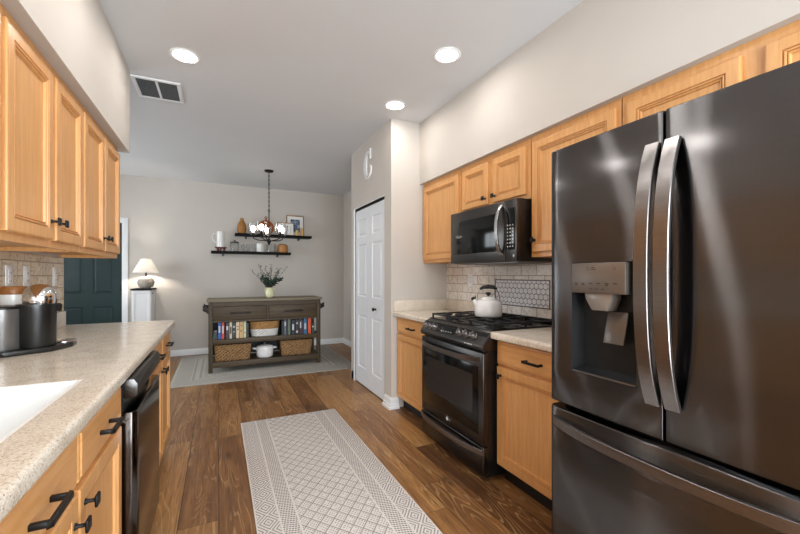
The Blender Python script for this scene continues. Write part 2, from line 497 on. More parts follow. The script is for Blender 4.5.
def mk_wicker(name, a, b):
    m = Mat(name, a, 0.75, 0, 0.3)
    x, y, z = m.xyz()
    n = m.noise(1.0, 3, 0.65, vec=m.vec((x+y)*48.0, (x-y)*48.0, z*85.0))
    w = ((x+y*0.7)*130.0+(z*60.0)).sin()*((z*210.0).sin())
    m.set('Base Color', m.ramp(n*0.8+w*0.1+0.06, [(0.32, a), (0.5, b), (0.68, tuple(min(1, c*1.45) for c in b[:3])+(1,))]))
    m.bump(n+w*0.3, 0.8, 0.006)
    return m.mat
m_wicker = mk_wicker('seagrass weave', rgb(62, 40, 22), rgb(158, 122, 82))
m_rope = mk_wicker('white rope weave', rgb(200, 198, 192), rgb(226, 224, 220))
m_jute = mk_wicker('tan jute weave', rgb(126, 88, 48), rgb(176, 134, 84))

def mk_art(name, kind):
    m = Mat(name, rgb(220, 218, 212), 0.6)
    n = m.noise(14, 4, 0.6)
    if kind == 'blue':
        m.set('Base Color', m.ramp(n, [(0.35, rgb(30, 34, 44)), (0.5, rgb(96, 112, 138)), (0.65, rgb(186, 194, 204))]))
    else:
        v = (m.noise(9, 3, 0.6, dist=2.0)-0.5).abs().ss(0.0, 0.03)
        m.set('Base Color', m.mix(v, rgb(120, 124, 116), rgb(232, 230, 225)))
    return m.mat
m_art1 = mk_art('muted blue print', 'blue'); m_art2 = mk_art('pencil sketch print', 'sketch')

# ------------------------------------------------------------------ room shell
CEIL = 2.7365; XL, XR = -0.945, 2.09; YB, YF = -1.9, 6.80; YW = 3.262; YE = 3.256
XP = 1.467; YP2 = 4.446; DL = -2.8
def sbox(name, mat, *a, **k):
    return struct(MB().box(*a, **k).build(name, mat))
sbox('floor', m_floor, DL-0.1, XR+0.12, YB-0.1, YF+0.1, -0.06, 0)
sbox('ceiling', m_ceil, DL-0.1, XR+0.12, YB-0.1, YF+0.1, CEIL, CEIL+0.06)
sbox('wall_left', m_wall, XL-0.12, XL, YB, YW, 0, CEIL)
sbox('wall_right', m_wall, XR, XR+0.12, YB, YF+0.1, 0, CEIL)
sbox('wall_left_soffit', m_wall, XL, -0.582, YB, 3.325, 2.141, CEIL)
sbox('wall_right_soffit', m_wall, 1.769, XR, YB, YE, 2.141, CEIL)
# far wall with the doorway of the green door
DX0, DX1, DH = -2.10, -1.286, 2.03
w = MB(); w.box(DL-0.1, DX0, YF, YF+0.1, 0, CEIL); w.box(DX1, XR, YF, YF+0.1, 0, CEIL); w.box(DX0, DX1, YF, YF+0.1, DH, CEIL)
struct(w.build('wall_far', m_wall))
# unseen rear and dining side walls, with openings added to let daylight in
w = MB(); w.box(XL-0.12, -0.6, YB-0.1, YB, 0, CEIL); w.box(1.7, XR, YB-0.1, YB, 0, CEIL); w.box(-0.6, 1.7, YB-0.1, YB, 2.3, CEIL)
struct(w.build('wall_rear', m_wall))
w = MB(); w.box(DL-0.1, DL, YW, 4.5, 0, CEIL); w.box(DL-0.1, DL, 6.1, YF, 0, CEIL)
w.box(DL-0.1, DL, 4.5, 6.1, 0, 0.75); w.box(DL-0.1, DL, 4.5, 6.1, 2.25, CEIL)
struct(w.build('wall_dining_left', m_wall))
sbox('wall_dining_near', m_wall, DL-0.1, XL-0.12, YW-0.12, YW, 0, CEIL)
def window(name, M, w_, h_, mull):
    f = MB(); b = 0.05
    f.box(0, w_, 0, 0.08, 0, b, M=M); f.box(0, w_, 0, 0.08, h_-b, h_, M=M); f.box(0, b, 0, 0.08, b, h_-b, M=M); f.box(w_-b, w_, 0, 0.08, b, h_-b, M=M)
    for k in range(1, mull+1):
        xx = w_*k/(mull+1); f.box(xx-0.03, xx+0.03, 0.01, 0.07, b, h_-b, M=M)
    fr = struct(f.build(name, m_white))
    MB().box(b, w_-b, 0.037, 0.043, b, h_-b, M=M).build('pane', m_glass, fr)
window('added_window_1', Matrix.Translation((-0.6, YB-0.09, 0.0)), 2.3, 2.3, 1)  # unseen glass doors, added behind the camera as a daylight source
window('added_window_2', Matrix.Translation((DL-0.09, 6.1, 0.75)) @ Matrix.Rotation(-PI/2, 4, 'Z'), 1.6, 1.5, 1)  # unseen dining window, added to supply daylight

# pantry box: face with the bifold opening, return, far return
PY0, PY1, PH = 3.42, 4.30, 2.035
w = MB()
w.box(XP, XP+0.1, YE, PY0, 0, CEIL); w.box(XP, XP+0.1, PY1, YP2, 0, CEIL); w.box(XP, XP+0.1, PY0, PY1, PH, CEIL)
w.box(XP+0.1, XR, YE, YE+0.1, 0, CEIL); w.box(XP+0.1, XR, YP2-0.1, YP2, 0, CEIL)
struct(w.build('wall_pantry', m_wall))
def bboard(name, pts, hgt=0.095, th=0.014):
    """pts run with the room on the left side"""
    b = MB()
    for (x0, y0), (x1, y1) in zip(pts, pts[1:]):
        d = Vector((x1-x0, y1-y0, 0)); L = d.length; a = math.atan2(d.y, d.x)
        M = Matrix.Translation((x0, y0, 0)) @ Matrix.Rotation(a, 4, 'Z')
        b.prism([(0, 0), (th, 0), (th, hgt-0.03), (th-0.004, hgt-0.018), (th*0.45, hgt-0.006), (th*0.4, hgt), (0, hgt)], 'x', -th*0, L, M=M)
    return struct(b.build(name, m_white))
bboard('baseboard_far', [(XR, YF), (DX1+0.085, YF)])
bboard('baseboard_right', [(XR, YP2), (XR, YF)])
bboard('baseboard_pantry', [(XP, PY1+0.035), (XP, YP2+0.014)][::-1])
bb = MB()
for (z0, z1, g) in ((0.0, 0.022, 0.040), (0.022, 0.045, 0.028), (0.045, 0.088, 0.018), (0.088, 0.10, 0.010)):
    bb.prism([(XP-g, PY0-0.03), (XP, PY0-0.03), (XP, YE), (1.536, YE), (1.536, YE-g), (XP-g, YE-g)], 'z', z0, z1)
struct(bb.build('trim_1', m_white))
bboard('baseboard_dining', [(DL, YF), (DL, YW)])
# pantry jambs and head
j = MB(); j.box(XP-0.012, XP+0.1, PY1-0.0, PY1+0.035, 0, PH+0.0, bev=0.003)
j.box(XP-0.003, XP+0.1, PY0, PY1+0.035, PH, PH+0.008)
struct(j.build('trim_2', m_white))
# green door casing
j = MB(); cw = 0.075
for a, b in ((DX0-cw, DX0), (DX1, DX1+cw)): j.box(a, b, YF-0.018, YF, 0, DH+cw, bev=0.005)
j.box(DX0, DX1, YF-0.018, YF, DH, DH+cw, bev=0.005)
struct(j.build('trim_3', m_white))

def panel_door(name, W_, H_, T, mat, cols, rows, M):
    """leaf facing -y: stiles, rails and sunk fields with raised panels"""
    d = MB(); st = cols[0]
    xs = [0]+list(cols[1])+[W_]
    # horizontal rails and stiles made from the complement of the fields
    fx = [(a, b) for a, b in cols[2]]; fz = rows
    prev = 0
    for a, b in fx: d.box(prev, a, 0, T, 0, H_, M=M); prev = b
    d.box(prev, W_, 0, T, 0, H_, M=M)
    for a, b in fx:
        pz = 0
        for z0, z1 in fz:
            d.box(a, b, 0, T, pz, z0, M=M)
            d.rings(a, b, z0, z1, [(0, T), (0, 0.0), (0.010, 0.009), (0.022, 0.009), (0.034, 0.003)], M=M)
            pz = z1
        d.box(a, b, 0, T, pz, H_, M=M)
    return d.build(name, mat, smooth=20)
gd = struct(panel_door('door_1', 0.806, 2.02, 0.04, m_green, (0, (), [(0.11, 0.345), (0.465, 0.70)]),
                       [(0.24, 0.795), (0.985, 1.60), (1.71, 1.90)], Matrix.Translation((DX0+0.004, YF+0.02, 0.005))))
for z in (0.22, 1.07, 1.86):
    MB().box(DX1-0.024, DX1-0.001, YF+0.004, YF+0.0195, z-0.05, z+0.05, bev=0.002).build('hinge', m_black, gd)
k = MB(); Mk = Matrix.Translation((DX0+0.07, YF+0.02, 0.96)) @ Matrix.Rotation(PI/2, 4, 'X')
k.lathe([(0.03, 0), (0.03, 0.008), (0.012, 0.012), (0.012, 0.035), (0.026, 0.045), (0.028, 0.058), (0.015, 0.068), (0, 0.07)], M=Mk)
k.build('door_knob', m_black, gd)
# bifold leaves (face toward -x)
LW = (PY1-PY0)/2-0.004
bf = struct(MB().box(XP+0.02, XP+0.052, PY0, PY1, PH-0.022, PH-0.001).build('door_2', m_black))
for i in range(2):
    Mb = Matrix.Translation((XP+0.008, PY1-0.001-i*(LW+0.003), 0.012)) @ Matrix.Rotation(-PI/2, 4, 'Z')
    lf = panel_door('door_leaf', LW, PH-0.042, 0.032, m_doorw, (0, (), [(0.085, LW-0.085)]), [(0.19, 0.79), (1.0, 1.595), (1.685, 1.88)], Mb)
    lf.parent = bf
    if i == 1:
        k = MB(); k.lathe([(0.011, 0), (0.009, 0.01), (0.009, 0.018), (0.019, 0.026), (0.021, 0.034), (0.012, 0.041), (0, 0.042)], M=Matrix.Translation((XP+0.008, 3.665, 0.90)) @ Matrix.Rotation(-PI/2, 4, 'Y'))
        k.build('door_knob', m_black, lf)

# ------------------------------------------------------------------ ceiling fittings
def can(loc, label):
    t = thing('recessed_light', label, 'ceiling light', loc, 0, 'recessed ceiling lights')
    MB().lathe([(0.092, 0), (0.092, -0.004), (0.086, -0.008), (0.072, -0.006), (0.070, 0.0)], cap=False).build('trim_ring', m_white, t)
    MB().lathe([(0.0, -0.0035), (0.0705, -0.0035), (0.0705, -0.001), (0, -0.001)], cap=False).build('lens', m_can, t)
    return t
cz = CEIL-0.0005
c0 = can((-0.206, 2.93, cz), 'lit recessed ceiling light on the left, nearest the ceiling vent')
dup(c0, (1.385, 2.16, cz), 'lit recessed ceiling light on the right, above the range side')
dup(c0, (1.383, 2.99, cz), 'lit recessed ceiling light closest to the pantry wall corner')
dup(c0, (-0.206, 2.10, cz), 'lit recessed ceiling light over the dishwasher side, out of the photo')
dup(c0, (-0.206, 1.42, cz), 'lit recessed ceiling light over the sink side, out of the photo')
dup(c0, (0.6, 1.22, cz), 'lit recessed ceiling light in front of the refrigerator, out of the photo')
dup(c0, (0.5, -0.6, cz), 'lit recessed ceiling light behind the camera')
v = thing('ceiling_vent', 'white ceiling air vent with two dark louvred panels beside the left soffit', 'vent', (-0.43, 3.55, CEIL))
f = MB(); hx, hy = 0.163, 0.185
f.box(-hx, hx, -hy, -hy+0.028, -0.012, -0.0005, bev=0.003); f.box(-hx, hx, hy-0.028, hy, -0.012, -0.0005, bev=0.003)
f.box(-hx, -hx+0.028, -hy+0.028, hy-0.028, -0.012, -0.0005, bev=0.003); f.box(hx-0.028, hx, -hy+0.028, hy-0.028, -0.012, -0.0005, bev=0.003)
f.box(-0.008, 0.008, -hy+0.028, hy-0.028, -0.012, -0.0005)
f.build('frame', m_white, v)
MB().box(-hx+0.02, hx-0.02, -hy+0.02, hy-0.02, -0.003, -0.001).build('dark_backing', plain('grey duct', rgb(62, 63, 64), 0.7), v)
sl = MB()
for i in range(16):
    yy = -hy+0.036+i*(2*hy-0.072)/15
    M = Matrix.Translation((0, yy, -0.0065)) @ Matrix.Rotation(0.7, 4, 'X')
    sl.box(-hx+0.028, hx-0.028, -0.007, 0.007, -0.0008, 0.0008, M=M)
sl.build('louvres', plain('grey louvre', rgb(128, 129, 130), 0.5), v)

# ------------------------------------------------------------------ cabinets
DOORP = [(0, 0), (0, -0.015), (0.0015, -0.0185), (0.005, -0.02), (0.046, -0.02), (0.0475, -0.0125), (0.050, -0.0125), (0.052, -0.019), (0.056, -0.019), (0.058, -0.0105), (0.0605, -0.0105), (0.0625, -0.0155), (0.066, -0.0145), (0.069, -0.0065), (0.071, -0.0065)]
DRAWP = [(0, 0), (0, -0.013), (0.002, -0.0155), (0.006, -0.0165), (0.010, -0.0165), (0.013, -0.02)]
def cab_door(par, x0, x1, z0, z1, knob=None, pull=None):
    d = MB().rings(x0, x1, z0, z1, DOORP).build('door', m_maple, par, smooth=12)
    if knob:
        kx, kz = knob
        k = MB(); M = Matrix.Translation((kx, -0.02, kz)) @ Matrix.Rotation(PI/2, 4, 'X')
        k.lathe([(0.009, 0), (0.007, 0.004), (0.005, 0.008), (0.005, 0.02), (0.008, 0.024)], seg=12, M=M)
        k.box(-0.016, 0.016, -0.016, 0.016, 0.023, 0.031, bev=0.004, M=M)
        k.build('knob', m_black, d)
    return d
def cab_drawer(par, x0, x1, z0, z1, pull=0.13, name='drawer'):
    d = MB().rings(x0, x1, z0, z1, DRAWP).build(name, m_mapleh, par, smooth=12)
    cx, cz_ = (x0+x1)/2, (z0+z1)/2-0.006; L = pull/2
    k = MB()
    for sx in (-1, 1): k.box(cx+sx*(L-0.012)-0.006, cx+sx*(L-0.012)+0.006, -0.052, -0.0195, cz_-0.006, cz_+0.006, bev=0.0015)
    k.prism([(cx-L, -0.048), (cx-L+0.008, -0.058), (cx+L-0.008, -0.058), (cx+L, -0.048)], 'z', cz_-0.007, cz_+0.007, bev=0.0015)
    k.build('pull', m_black, d)
    return d
def base_cab(label, loc, rz, w_, dep, cols, drawers=True, sinkbase=False):
    """cols: list of (x0,x1,knob side -1/1)"""
    t = thing('base_cabinet', label, 'cabinet', loc, rz)
    b = MB(); hh = 0.872
    if sinkbase:
        b.box(0, 0.018, 0, dep, 0.1, hh); b.box(w_-0.018, w_, 0, dep, 0.1, hh); b.box(0.018, w_-0.018, 0, dep, 0.1, 0.118)
        b.box(0.018, w_-0.018, 0, 0.018, 0.118, hh)
    else: b.box(0, w_, 0, dep, 0.1, hh, bev=0.0015)
    b.build('carcass', m_maple, t)
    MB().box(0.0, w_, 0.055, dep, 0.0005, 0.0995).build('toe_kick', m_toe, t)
    for x0, x1, ks in cols:
        if drawers: cab_drawer(t, x0, x1, 0.722, 0.858, (0.125 if sinkbase else min(0.13, (x1-x0)*0.34)), 'false_drawer_front' if sinkbase else 'drawer')
        cab_door(t, x0, x1, 0.114, 0.705 if drawers else 0.858, (x1-0.028 if ks > 0 else x0+0.036, 0.635 if (ks > 0 and sinkbase) else 0.655))
    return t
def wall_cab(label, loc, rz, w_, dep, h_, cols, group=None):
    t = thing('wall_cabinet', label, 'cabinet', loc, rz, group)
    b = MB(); b.box(0, w_, 0, dep, 0.018, h_-0.012)
    b.box(0, w_, 0, 0.019, 0, 0.018); b.box(0, 0.016, 0.019, dep, 0, 0.018); b.box(w_-0.016, w_, 0.019, dep, 0, 0.018)
    b.box(0, w_, 0, dep, h_-0.012, h_)
    b.build('carcass', m_maple, t)
    for x0, x1, ks in cols:
        kn = None
        if ks: kn = (x1-0.026 if ks > 0 else x0+0.026, 0.105 if h_ > 0.5 else 0.075)
        cab_door(t, x0, x1, 0.03, h_-0.045, kn)
    return t
RR = -PI/2; LR = PI/2; FR = 1.812; FL = -0.64
TOP = 2.1405
wall_cab('tall single-door maple wall cabinet next to the pantry wall, left of the microwave', (FR, 3.25, 1.372), RR, 0.635, 0.277, TOP-1.372, [(0.02, 0.615, 1)])
wall_cab('short maple wall cabinet with two small doors directly above the microwave', (FR, 2.608, 1.752), RR, 0.775, 0.277, TOP-1.752, [(0.035, 0.36, 1), (0.418, 0.74, -1)])
wall_cab('tall maple wall cabinet between the microwave and the refrigerator', (FR, 1.827, 1.372), RR, 0.60, 0.277, TOP-1.372, [(0.018, 0.58, -1)])
wall_cab('wide low maple wall cabinet above the refrigerator', (FR, 1.22, 1.80), RR, 1.02, 0.277, TOP-1.80, [(0.032, 0.478, 1), (0.55, 0.998, -1)])
wall_cab('left-hand maple wall cabinet with two doors closest to the green door', (FL, 2.446, 1.372), LR, 0.79, 0.304, TOP-1.372, [(0.012, 0.386, 1), (0.41, 0.775, -1)])
wall_cab('left-hand maple wall cabinet with two doors above the coffee machine', (FL, 1.642, 1.372), LR, 0.80, 0.304, TOP-1.372, [(0.02, 0.405, 1), (0.436, 0.788, -1)])
wall_cab('maple wall cabinet at the left edge of the photo, above the sink', (FL, 0.84, 1.372), LR, 0.798, 0.304, TOP-1.372, [(0.012, 0.386, 1), (0.41, 0.785, -1)])
wall_cab('left-hand maple wall cabinet nearest the camera, out of the photo', (FL, 0.036, 1.372), LR, 0.80, 0.304, TOP-1.372, [(0.012, 0.386, 1), (0.41, 0.785, -1)])
FBR = 1.54; FBL = -0.34
base_cab('maple base cabinet with a drawer and door between the pantry wall and the range', (FBR, 3.254, 0), RR, 0.645, 0.545, [(0.010, 0.625, 1)])
base_cab('maple base cabinet with a drawer and door between the range and the refrigerator', (FBR, 1.828, 0), RR, 0.65, 0.545, [(0.010, 0.615, -1)])
base_cab('maple base cabinet at the far end of the left counter, beyond the dishwasher', (FBL, 2.325, 0), LR, 0.93, 0.60, [(0.025, 0.455, 1), (0.478, 0.905, -1)])
base_cab('maple sink cabinet under the white sink, nearer than the dishwasher', (FBL, 0.74, 0), LR, 0.965, 0.60, [(0.02, 0.475, 1), (0.49, 0.95, -1)], sinkbase=True)
base_cab('maple base cabinet nearest the camera under the left counter', (FBL, -0.10, 0), LR, 0.838, 0.60, [(0.02, 0.41, 1), (0.428, 0.818, -1)])

# ------------------------------------------------------------------ countertops
CT = 0.914; CB = 0.8725
def nose(x_edge, sgn):
    """polygon (x,z) of a slab strip with a rounded front at x_edge; sgn -1: front faces -x"""
    r = 0.014; p = []
    for a in range(0, 7):
        t = PI/2*a/6; p.append((x_edge-sgn*(r-r*math.sin(t)), CT-r+r*math.cos(t)))
    for a in range(0, 4):
        t = PI/2*a/3; p.append((x_edge-sgn*(0.008-0.008*math.cos(t)), CB+0.008-0.008*math.sin(t)))
    return p
def counter(label, xb, xe, sgn, y0, y1, hole=None):
    t = thing('countertop', label, 'countertop', (0, 0, 0))
    s = MB()
    xf = xe-sgn*0.06
    if hole:
        hx0, hx1, hy0, hy1 = hole
        xi = hx1
        s.box(min(xb, hx0), max(xb, hx0), y0, y1, CB, CT); s.box(hx0, hx1, y0, hy0, CB, CT); s.box(hx0, hx1, hy1, y1, CB, CT)
        s.prism(nose(xe, sgn)+[(xi, CB), (xi, CT)], 'y', y0, y1)
    else:
        s.prism(nose(xe, sgn)+[(xb, CB), (xb, CT)], 'y', y0, y1, bev=0)
    s.build('slab', m_granite, t)
    return t
cl = counter('long beige speckled stone countertop along the left, holding the sink', XL+0.001, -0.301, 1, -0.12, 3.345, (-0.83, -0.40, 0.80, 1.571))
tag(MB().box(0, 0.019, 0, YW+0.12, 0, 0.1015, bev=0.002).build('stone_upstand', m_granite, loc=(XL+0.001, -0.12, CT+0.0005)), 'long beige stone upstand strip along the left wall behind the coffee machine', 'upstand')
c1 = counter('short beige stone countertop between the pantry wall and the range', XR-0.009, 1.478, -1, 2.604, YE-0.001)
tag(MB().box(0, 0.019, 0, YE-2.605, 0, 0.1015, bev=0.002).build('stone_upstand', m_granite, loc=(XR-0.02, 2.604, CT+0.0005)), 'beige stone upstand strip under the tile, left of the range', 'upstand')
tag(MB().box(0, XR-0.0205-1.492, 0, 0.019, 0, 0.1015, bev=0.002).build('stone_upstand', m_granite, loc=(1.492, YE-0.02, CT+0.0005)), 'beige stone upstand strip on the plain pantry return wall', 'upstand')
counter('short pale stone countertop between the range and the refrigerator', XR-0.009, 1.478, -1, 1.16, 1.823)

# sink
sk = thing('kitchen_sink', 'white undermount sink set into the left countertop', 'sink', (-0.615, 1.185, 0.70))
s = MB(); a0, a1, b0, b1 = -0.222, 0.222, -0.392, 0.393; th = 0.012
tz = 0.2135; a0, a1, b0, b1 = -0.204, 0.204, -0.374, 0.375; th = 0.01
s.box(a0, a1, b0, b1, -0.012, 0.0); s.box(a0-th, a0, b0-th, b1+th, -0.012, tz); s.box(a1, a1+th, b0-th, b1+th, -0.012, tz)
s.box(a0, a1, b0-th, b0, -0.012, tz); s.box(a0, a1, b1, b1+th, -0.012, tz)
s.build('basin', m_sink, sk)
MB().lathe([(0.045, 0.0005), (0.045, 0.004), (0.034, 0.003), (0.03, 0.001), (0, 0.001)]).build('drain', m_chrome, sk)

# ------------------------------------------------------------------ backsplashes
bs = thing('backsplash', 'pale stone tile backsplash behind the range with a hexagon mosaic inset', 'backsplash', (XR-0.008, 1.2, 1.0165))
HY0, HY1, HZ0, HZ1 = 1.925, 2.51, 1.015, 1.222
def bt(mb, y0, y1, z0, z1): mb.box(XR-0.008, XR-0.0005, y0, y1, z0, z1)
f = MB(); Mi = Matrix.Translation((-(XR-0.008), -1.2, -1.0165))
for y0, y1, z0, z1 in ((2.604, YE-0.001, 1.0165, 1.372), (HY1, 2.604, CT+0.002, 1.40), (HY0, HY1, HZ1, 1.40), (HY0, HY1, CT+0.002, HZ0), (1.17, HY0, CT+0.002, 1.372)):
    f.box(XR-0.008, XR-0.0005, y0, y1, z0, z1, M=Mi)
f.build('field_tile', m_tile_r, bs)
h = MB(); h.mi = 0
h.box(XR-0.006, XR-0.0008, HY0, HY1, HZ0, HZ1, M=Mi)
h.mi = 2
for y0, y1, z0, z1 in ((HY0, HY1, HZ0, HZ0+0.008), (HY0, HY1, HZ1-0.008, HZ1), (HY0, HY0+0.008, HZ0, HZ1), (HY1-0.008, HY1, HZ0, HZ1)):
    h.box(XR-0.012, XR-0.001, y0, y1, z0, z1, M=Mi)
h.mi = 1
R = 0.0222; px = R*math.sqrt(3)+0.005; pz = R*1.5+0.0045
row = 0; zc = HZ0+0.008
while zc < HZ1+R:
    yc = HY0+(px/2 if row % 2 else 0)
    while yc < HY1+px:
        pts = []
        for q in range(6):
            a = PI/6+q*PI/3
            pts.append((min(max(yc+R*math.cos(a), HY0+0.008), HY1-0.008), min(max(zc+R*math.sin(a), HZ0+0.008), HZ1-0.008)))
        area = 0.5*abs(sum(pts[i][0]*pts[(i+1) % 6][1]-pts[(i+1) % 6][0]*pts[i][1] for i in range(6)))
        cl_ = []
        for p in pts:
            if not cl_ or (abs(p[0]-cl_[-1][0])+abs(p[1]-cl_[-1][1])) > 1e-5: cl_.append(p)
        if len(cl_) > 1 and abs(cl_[0][0]-cl_[-1][0])+abs(cl_[0][1]-cl_[-1][1]) < 1e-5: cl_.pop()
        if area > 1e-5 and len(cl_) >= 3: h.prism(cl_, 'x', XR-0.0085, XR-0.006, M=Mi)
        yc += px
    zc += pz; row += 1
h.build('hex_mosaic', [m_grout, m_hex, plain('pewter tile edge', rgb(92, 88, 86), 0.35, 0.6)], bs, smooth=20)
bl = MB().box(0, 0.0075, 0, 3.36, 0, 0.3545).build('backsplash', m_tile_l, loc=(XL+0.0005, -0.1, 1.0165))
tag(bl, 'warm beige stone tile backsplash on the left wall behind the coffee machine', 'backsplash')
def outlet(label, loc, rz, name='wall_outlet', cat='outlet'):
    t = thing(name, label, cat, loc, rz)
    MB().box(-0.036, 0.036, -0.005, 0, -0.058, 0.058, bev=0.002).build('cover_plate', m_white, t)
    p = MB()
    p.box(-0.017, 0.017, -0.0075, -0.0045, -0.036, -0.004, bev=0.002); p.box(-0.017, 0.017, -0.0075, -0.0045, 0.004, 0.036, bev=0.002)
    for z in (-0.02, 0.02):
        p.mi = 1
        p.box(-0.008, -0.006, -0.0082, -0.0074, z-0.005, z+0.005); p.box(0.006, 0.008, -0.0082, -0.0074, z-0.005, z+0.005); p.mi = 0
    p.build('receptacle', [m_white, m_darkmark], t)
    return t
outlet('white double outlet on the stone tile to the left of the kettle', (XR-0.0085, 2.85, 1.212), RR)
outlet('white outlet on the left tile, directly behind the coffee machine and nearest the camera', (XL+0.0085, 2.52, 1.247), LR)
outlet('white outlet in the middle of three on the left tile, above the chrome dome', (XL+0.0085, 2.71, 1.247), LR)
outlet('white outlet on the left tile nearest the green door', (XL+0.0085, 3.10, 1.247), LR)

# ------------------------------------------------------------------ refrigerator
fr = thing('refrigerator', 'black stainless french-door refrigerator with water dispenser and bottom freezer', 'refrigerator', (1.2325, 1.151, 0), RR)
FW, FH = 0.879, 1.765
def door_profile(x0, x1, dep=0.085, r=0.022, bow=0.006, n=30, roundl=True, roundr=True):
    """front outline from (x0,back) to (x1,back); fridge-wide slight bow"""
    pts = [(x0, dep)]
    rl = r if roundl else 0.006; rr_ = r if roundr else 0.006
    def fy(x): return bow*((x-FW/2)/(FW/2))**2
    for q in range(7):
        a = PI/2*q/6; pts.append((x0+rl-rl*math.cos(a), fy(x0)+rl-rl*math.sin(a)))
    for q in range(1, n):
        x = x0+rl+(x1-rr_-x0-rl)*q/n; pts.append((x, fy(x)))
    for q in range(7):
        a = PI/2*q/6; pts.append((x1-rr_+rr_*math.sin(a), fy(x1)+rr_-rr_*math.cos(a)))
    pts.append((x1, dep))
    return pts
def slab_door(name, prof, z0, z1, hole=None):
    t = MB(); bm = t.bm; e = 0.006
    zs = [(z0, e), (z0+0.002, 0.002), (z0+e, 0)]
    if hole: zs += [(hole[2], 0), (hole[3], 0)]
    zs += [(z1-e, 0), (z1-0.002, 0.002), (z1, e)]
    dep = prof[0][1]
    rows = []
    for z, sh in zs:
        rows.append([bm.verts.new((x, min(dep, y+sh), z)) for x, y in prof])
    for (za, A), (zb, B) in zip(zip(zs, rows), list(zip(zs, rows))[1:]):
        for i in range(len(prof)-1):
            xm = (prof[i][0]+prof[i+1][0])/2
            if hole and hole[0] < xm < hole[1] and prof[i][1] < dep*0.9 and prof[i+1][1] < dep*0.9 and hole[2]-1e-6 <= za[0] and zb[0] <= hole[3]+1e-6: continue
            bm.faces.new((A[i], A[i+1], B[i+1], B[i]))
    bm.faces.new(rows[0][::-1]); bm.faces.new(rows[-1])
    for A, B in zip(rows, rows[1:]): bm.faces.new((A[-1], A[0], B[0], B[-1]))
    return t
HX0, HX1, HZ_0, HZ_1 = 0.113, 0.368, 0.885, 1.302
pl = door_profile(0.0, 0.4485, roundr=False)
# snap profile stations to the dispenser edges
pl = sorted([p for p in pl[1:-1] if not (abs(p[0]-HX0) < 0.008 or abs(p[0]-HX1) < 0.008)]+[(HX0, 0.006*((HX0-FW/2)/(FW/2))**2), (HX1, 0.006*((HX1-FW/2)/(FW/2))**2)], key=lambda p: (round(p[0], 5), -p[1] if p[0] < 0.1 else p[1]))
pl = [(0.0, 0.085)]+pl+[(0.4485, 0.085)]
dl = slab_door('door', pl, 0.745, FH, (HX0, HX1, HZ_0, HZ_1)).build('door', m_bsteel, fr, smooth=50)
dr = slab_door('door', door_profile(0.4555, FW, roundl=False), 0.745, FH).build('door', m_bsteel, fr, smooth=50)
fz = slab_door('freezer_drawer', door_profile(0.0, FW), 0.055, 0.722).build('freezer_drawer', m_bsteel, fr, smooth=50)
b = MB(); b.box(0.004, FW-0.004, 0.10, 0.845, 0.03, 1.745, bev=0.004); b.box(0.02, FW-0.02, 0.12, 0.80, 0.0005, 0.03)
b.build('body', m_blackpl, fr)
g = MB(); g.box(0.012, FW-0.012, 0.086, 0.0995, 0.06, 1.74); g.build('door_gasket', m_rubber, fr)
hg = MB(); hg.box(0.02, 0.09, 0.09, 0.16, 1.7455, FH+0.010, bev=0.004); hg.build('hinge_cover', m_blackpl, fr)
hg = MB(); hg.box(FW-0.09, FW-0.02, 0.09, 0.16, 1.7455, FH+0.010, bev=0.004); hg.build('hinge_cover', m_blackpl, fr)
def bow_handle(par, name, p0, p1, out, side, wd, tk, mat, n=18):
    """flat bar bowed away from the door between p0 and p1"""
    P0, P1 = Vector(p0), Vector(p1); pts = []; o_ = Vector(out)
    for q in range(n+1):
        t = q/n; k = (1-(2*t-1)**4)*0.55+(1-(2*t-1)**2)*0.45
        pts.append(P0.lerp(P1, t)+o_*k)
    c = tk*0.18
    sec = [(wd/2, -tk/2+c), (wd/2-c*0.6, -tk/2), (-wd/2+c*0.6, -tk/2), (-wd/2, -tk/2+c), (-wd/2, tk/2-c*0.5), (-wd/2+c*0.5, tk/2), (wd/2-c*0.5, tk/2), (wd/2, tk/2-c*0.5)]
    return MB().sweep(pts, sec, side=side).build(name, mat, par, smooth=30)
bow_handle(dl, 'handle', (0.423, -0.006, 0.852), (0.423, -0.006, 1.665), (0, -0.060, 0), (1, 0, 0), 0.043, 0.013, m_handle)
bow_handle(dr, 'handle', (0.482, -0.006, 0.852), (0.482, -0.006, 1.665), (0, -0.060, 0), (1, 0, 0), 0.043, 0.013, m_handle)
bow_handle(fz, 'handle', (0.035, -0.002, 0.672), (FW-0.035, -0.002, 0.672), (0, -0.06, 0), (0, 0, 1), 0.034, 0.017, m_handle, 26)
# dispenser
dn = MB(); D = 0.075
x0, x1, z0, z1 = HX0, HX1, HZ_0, HZ_1
fy0 = 0.006*((HX0-FW/2)/(FW/2))**2
dn.box(x0-0.003, x0, fy0+0.001, D, z0, z1); dn.box(x1, x1+0.003, fy0+0.001, D, z0, z1)
dn.box(x0, x1, D-0.003, D, z0, z1); dn.box(x0, x1, fy0+0.001, D, z1, z1+0.003); dn.prism([(0.004, z0-0.003), (D, z0-0.003), (D, z0+0.02), (0.004, z0+0.004)], 'x', x0, x1)
dn.build('dispenser_recess', plain('dark slate plastic', rgb(58, 60, 62), 0.25, 0.5), dl)
p = MB(); p.box(x0+0.012, x1-0.030, -0.012, D-0.004, 1.19, z1-0.002, bev=0.003)
pn = p.build('control_panel', m_bsteel2 if False else plain('satin grey panel', rgb(128, 121, 115), 0.35, 0.7, var=0.02), dl)
yy0, yy1 = -0.0128, -0.0118
def dash(q, xc, zc, w_, h_=0.0035): xc += 0.010; q.box(x0+xc-w_/2, x0+xc+w_/2, yy0, yy1, zc-h_/2, zc+h_/2)
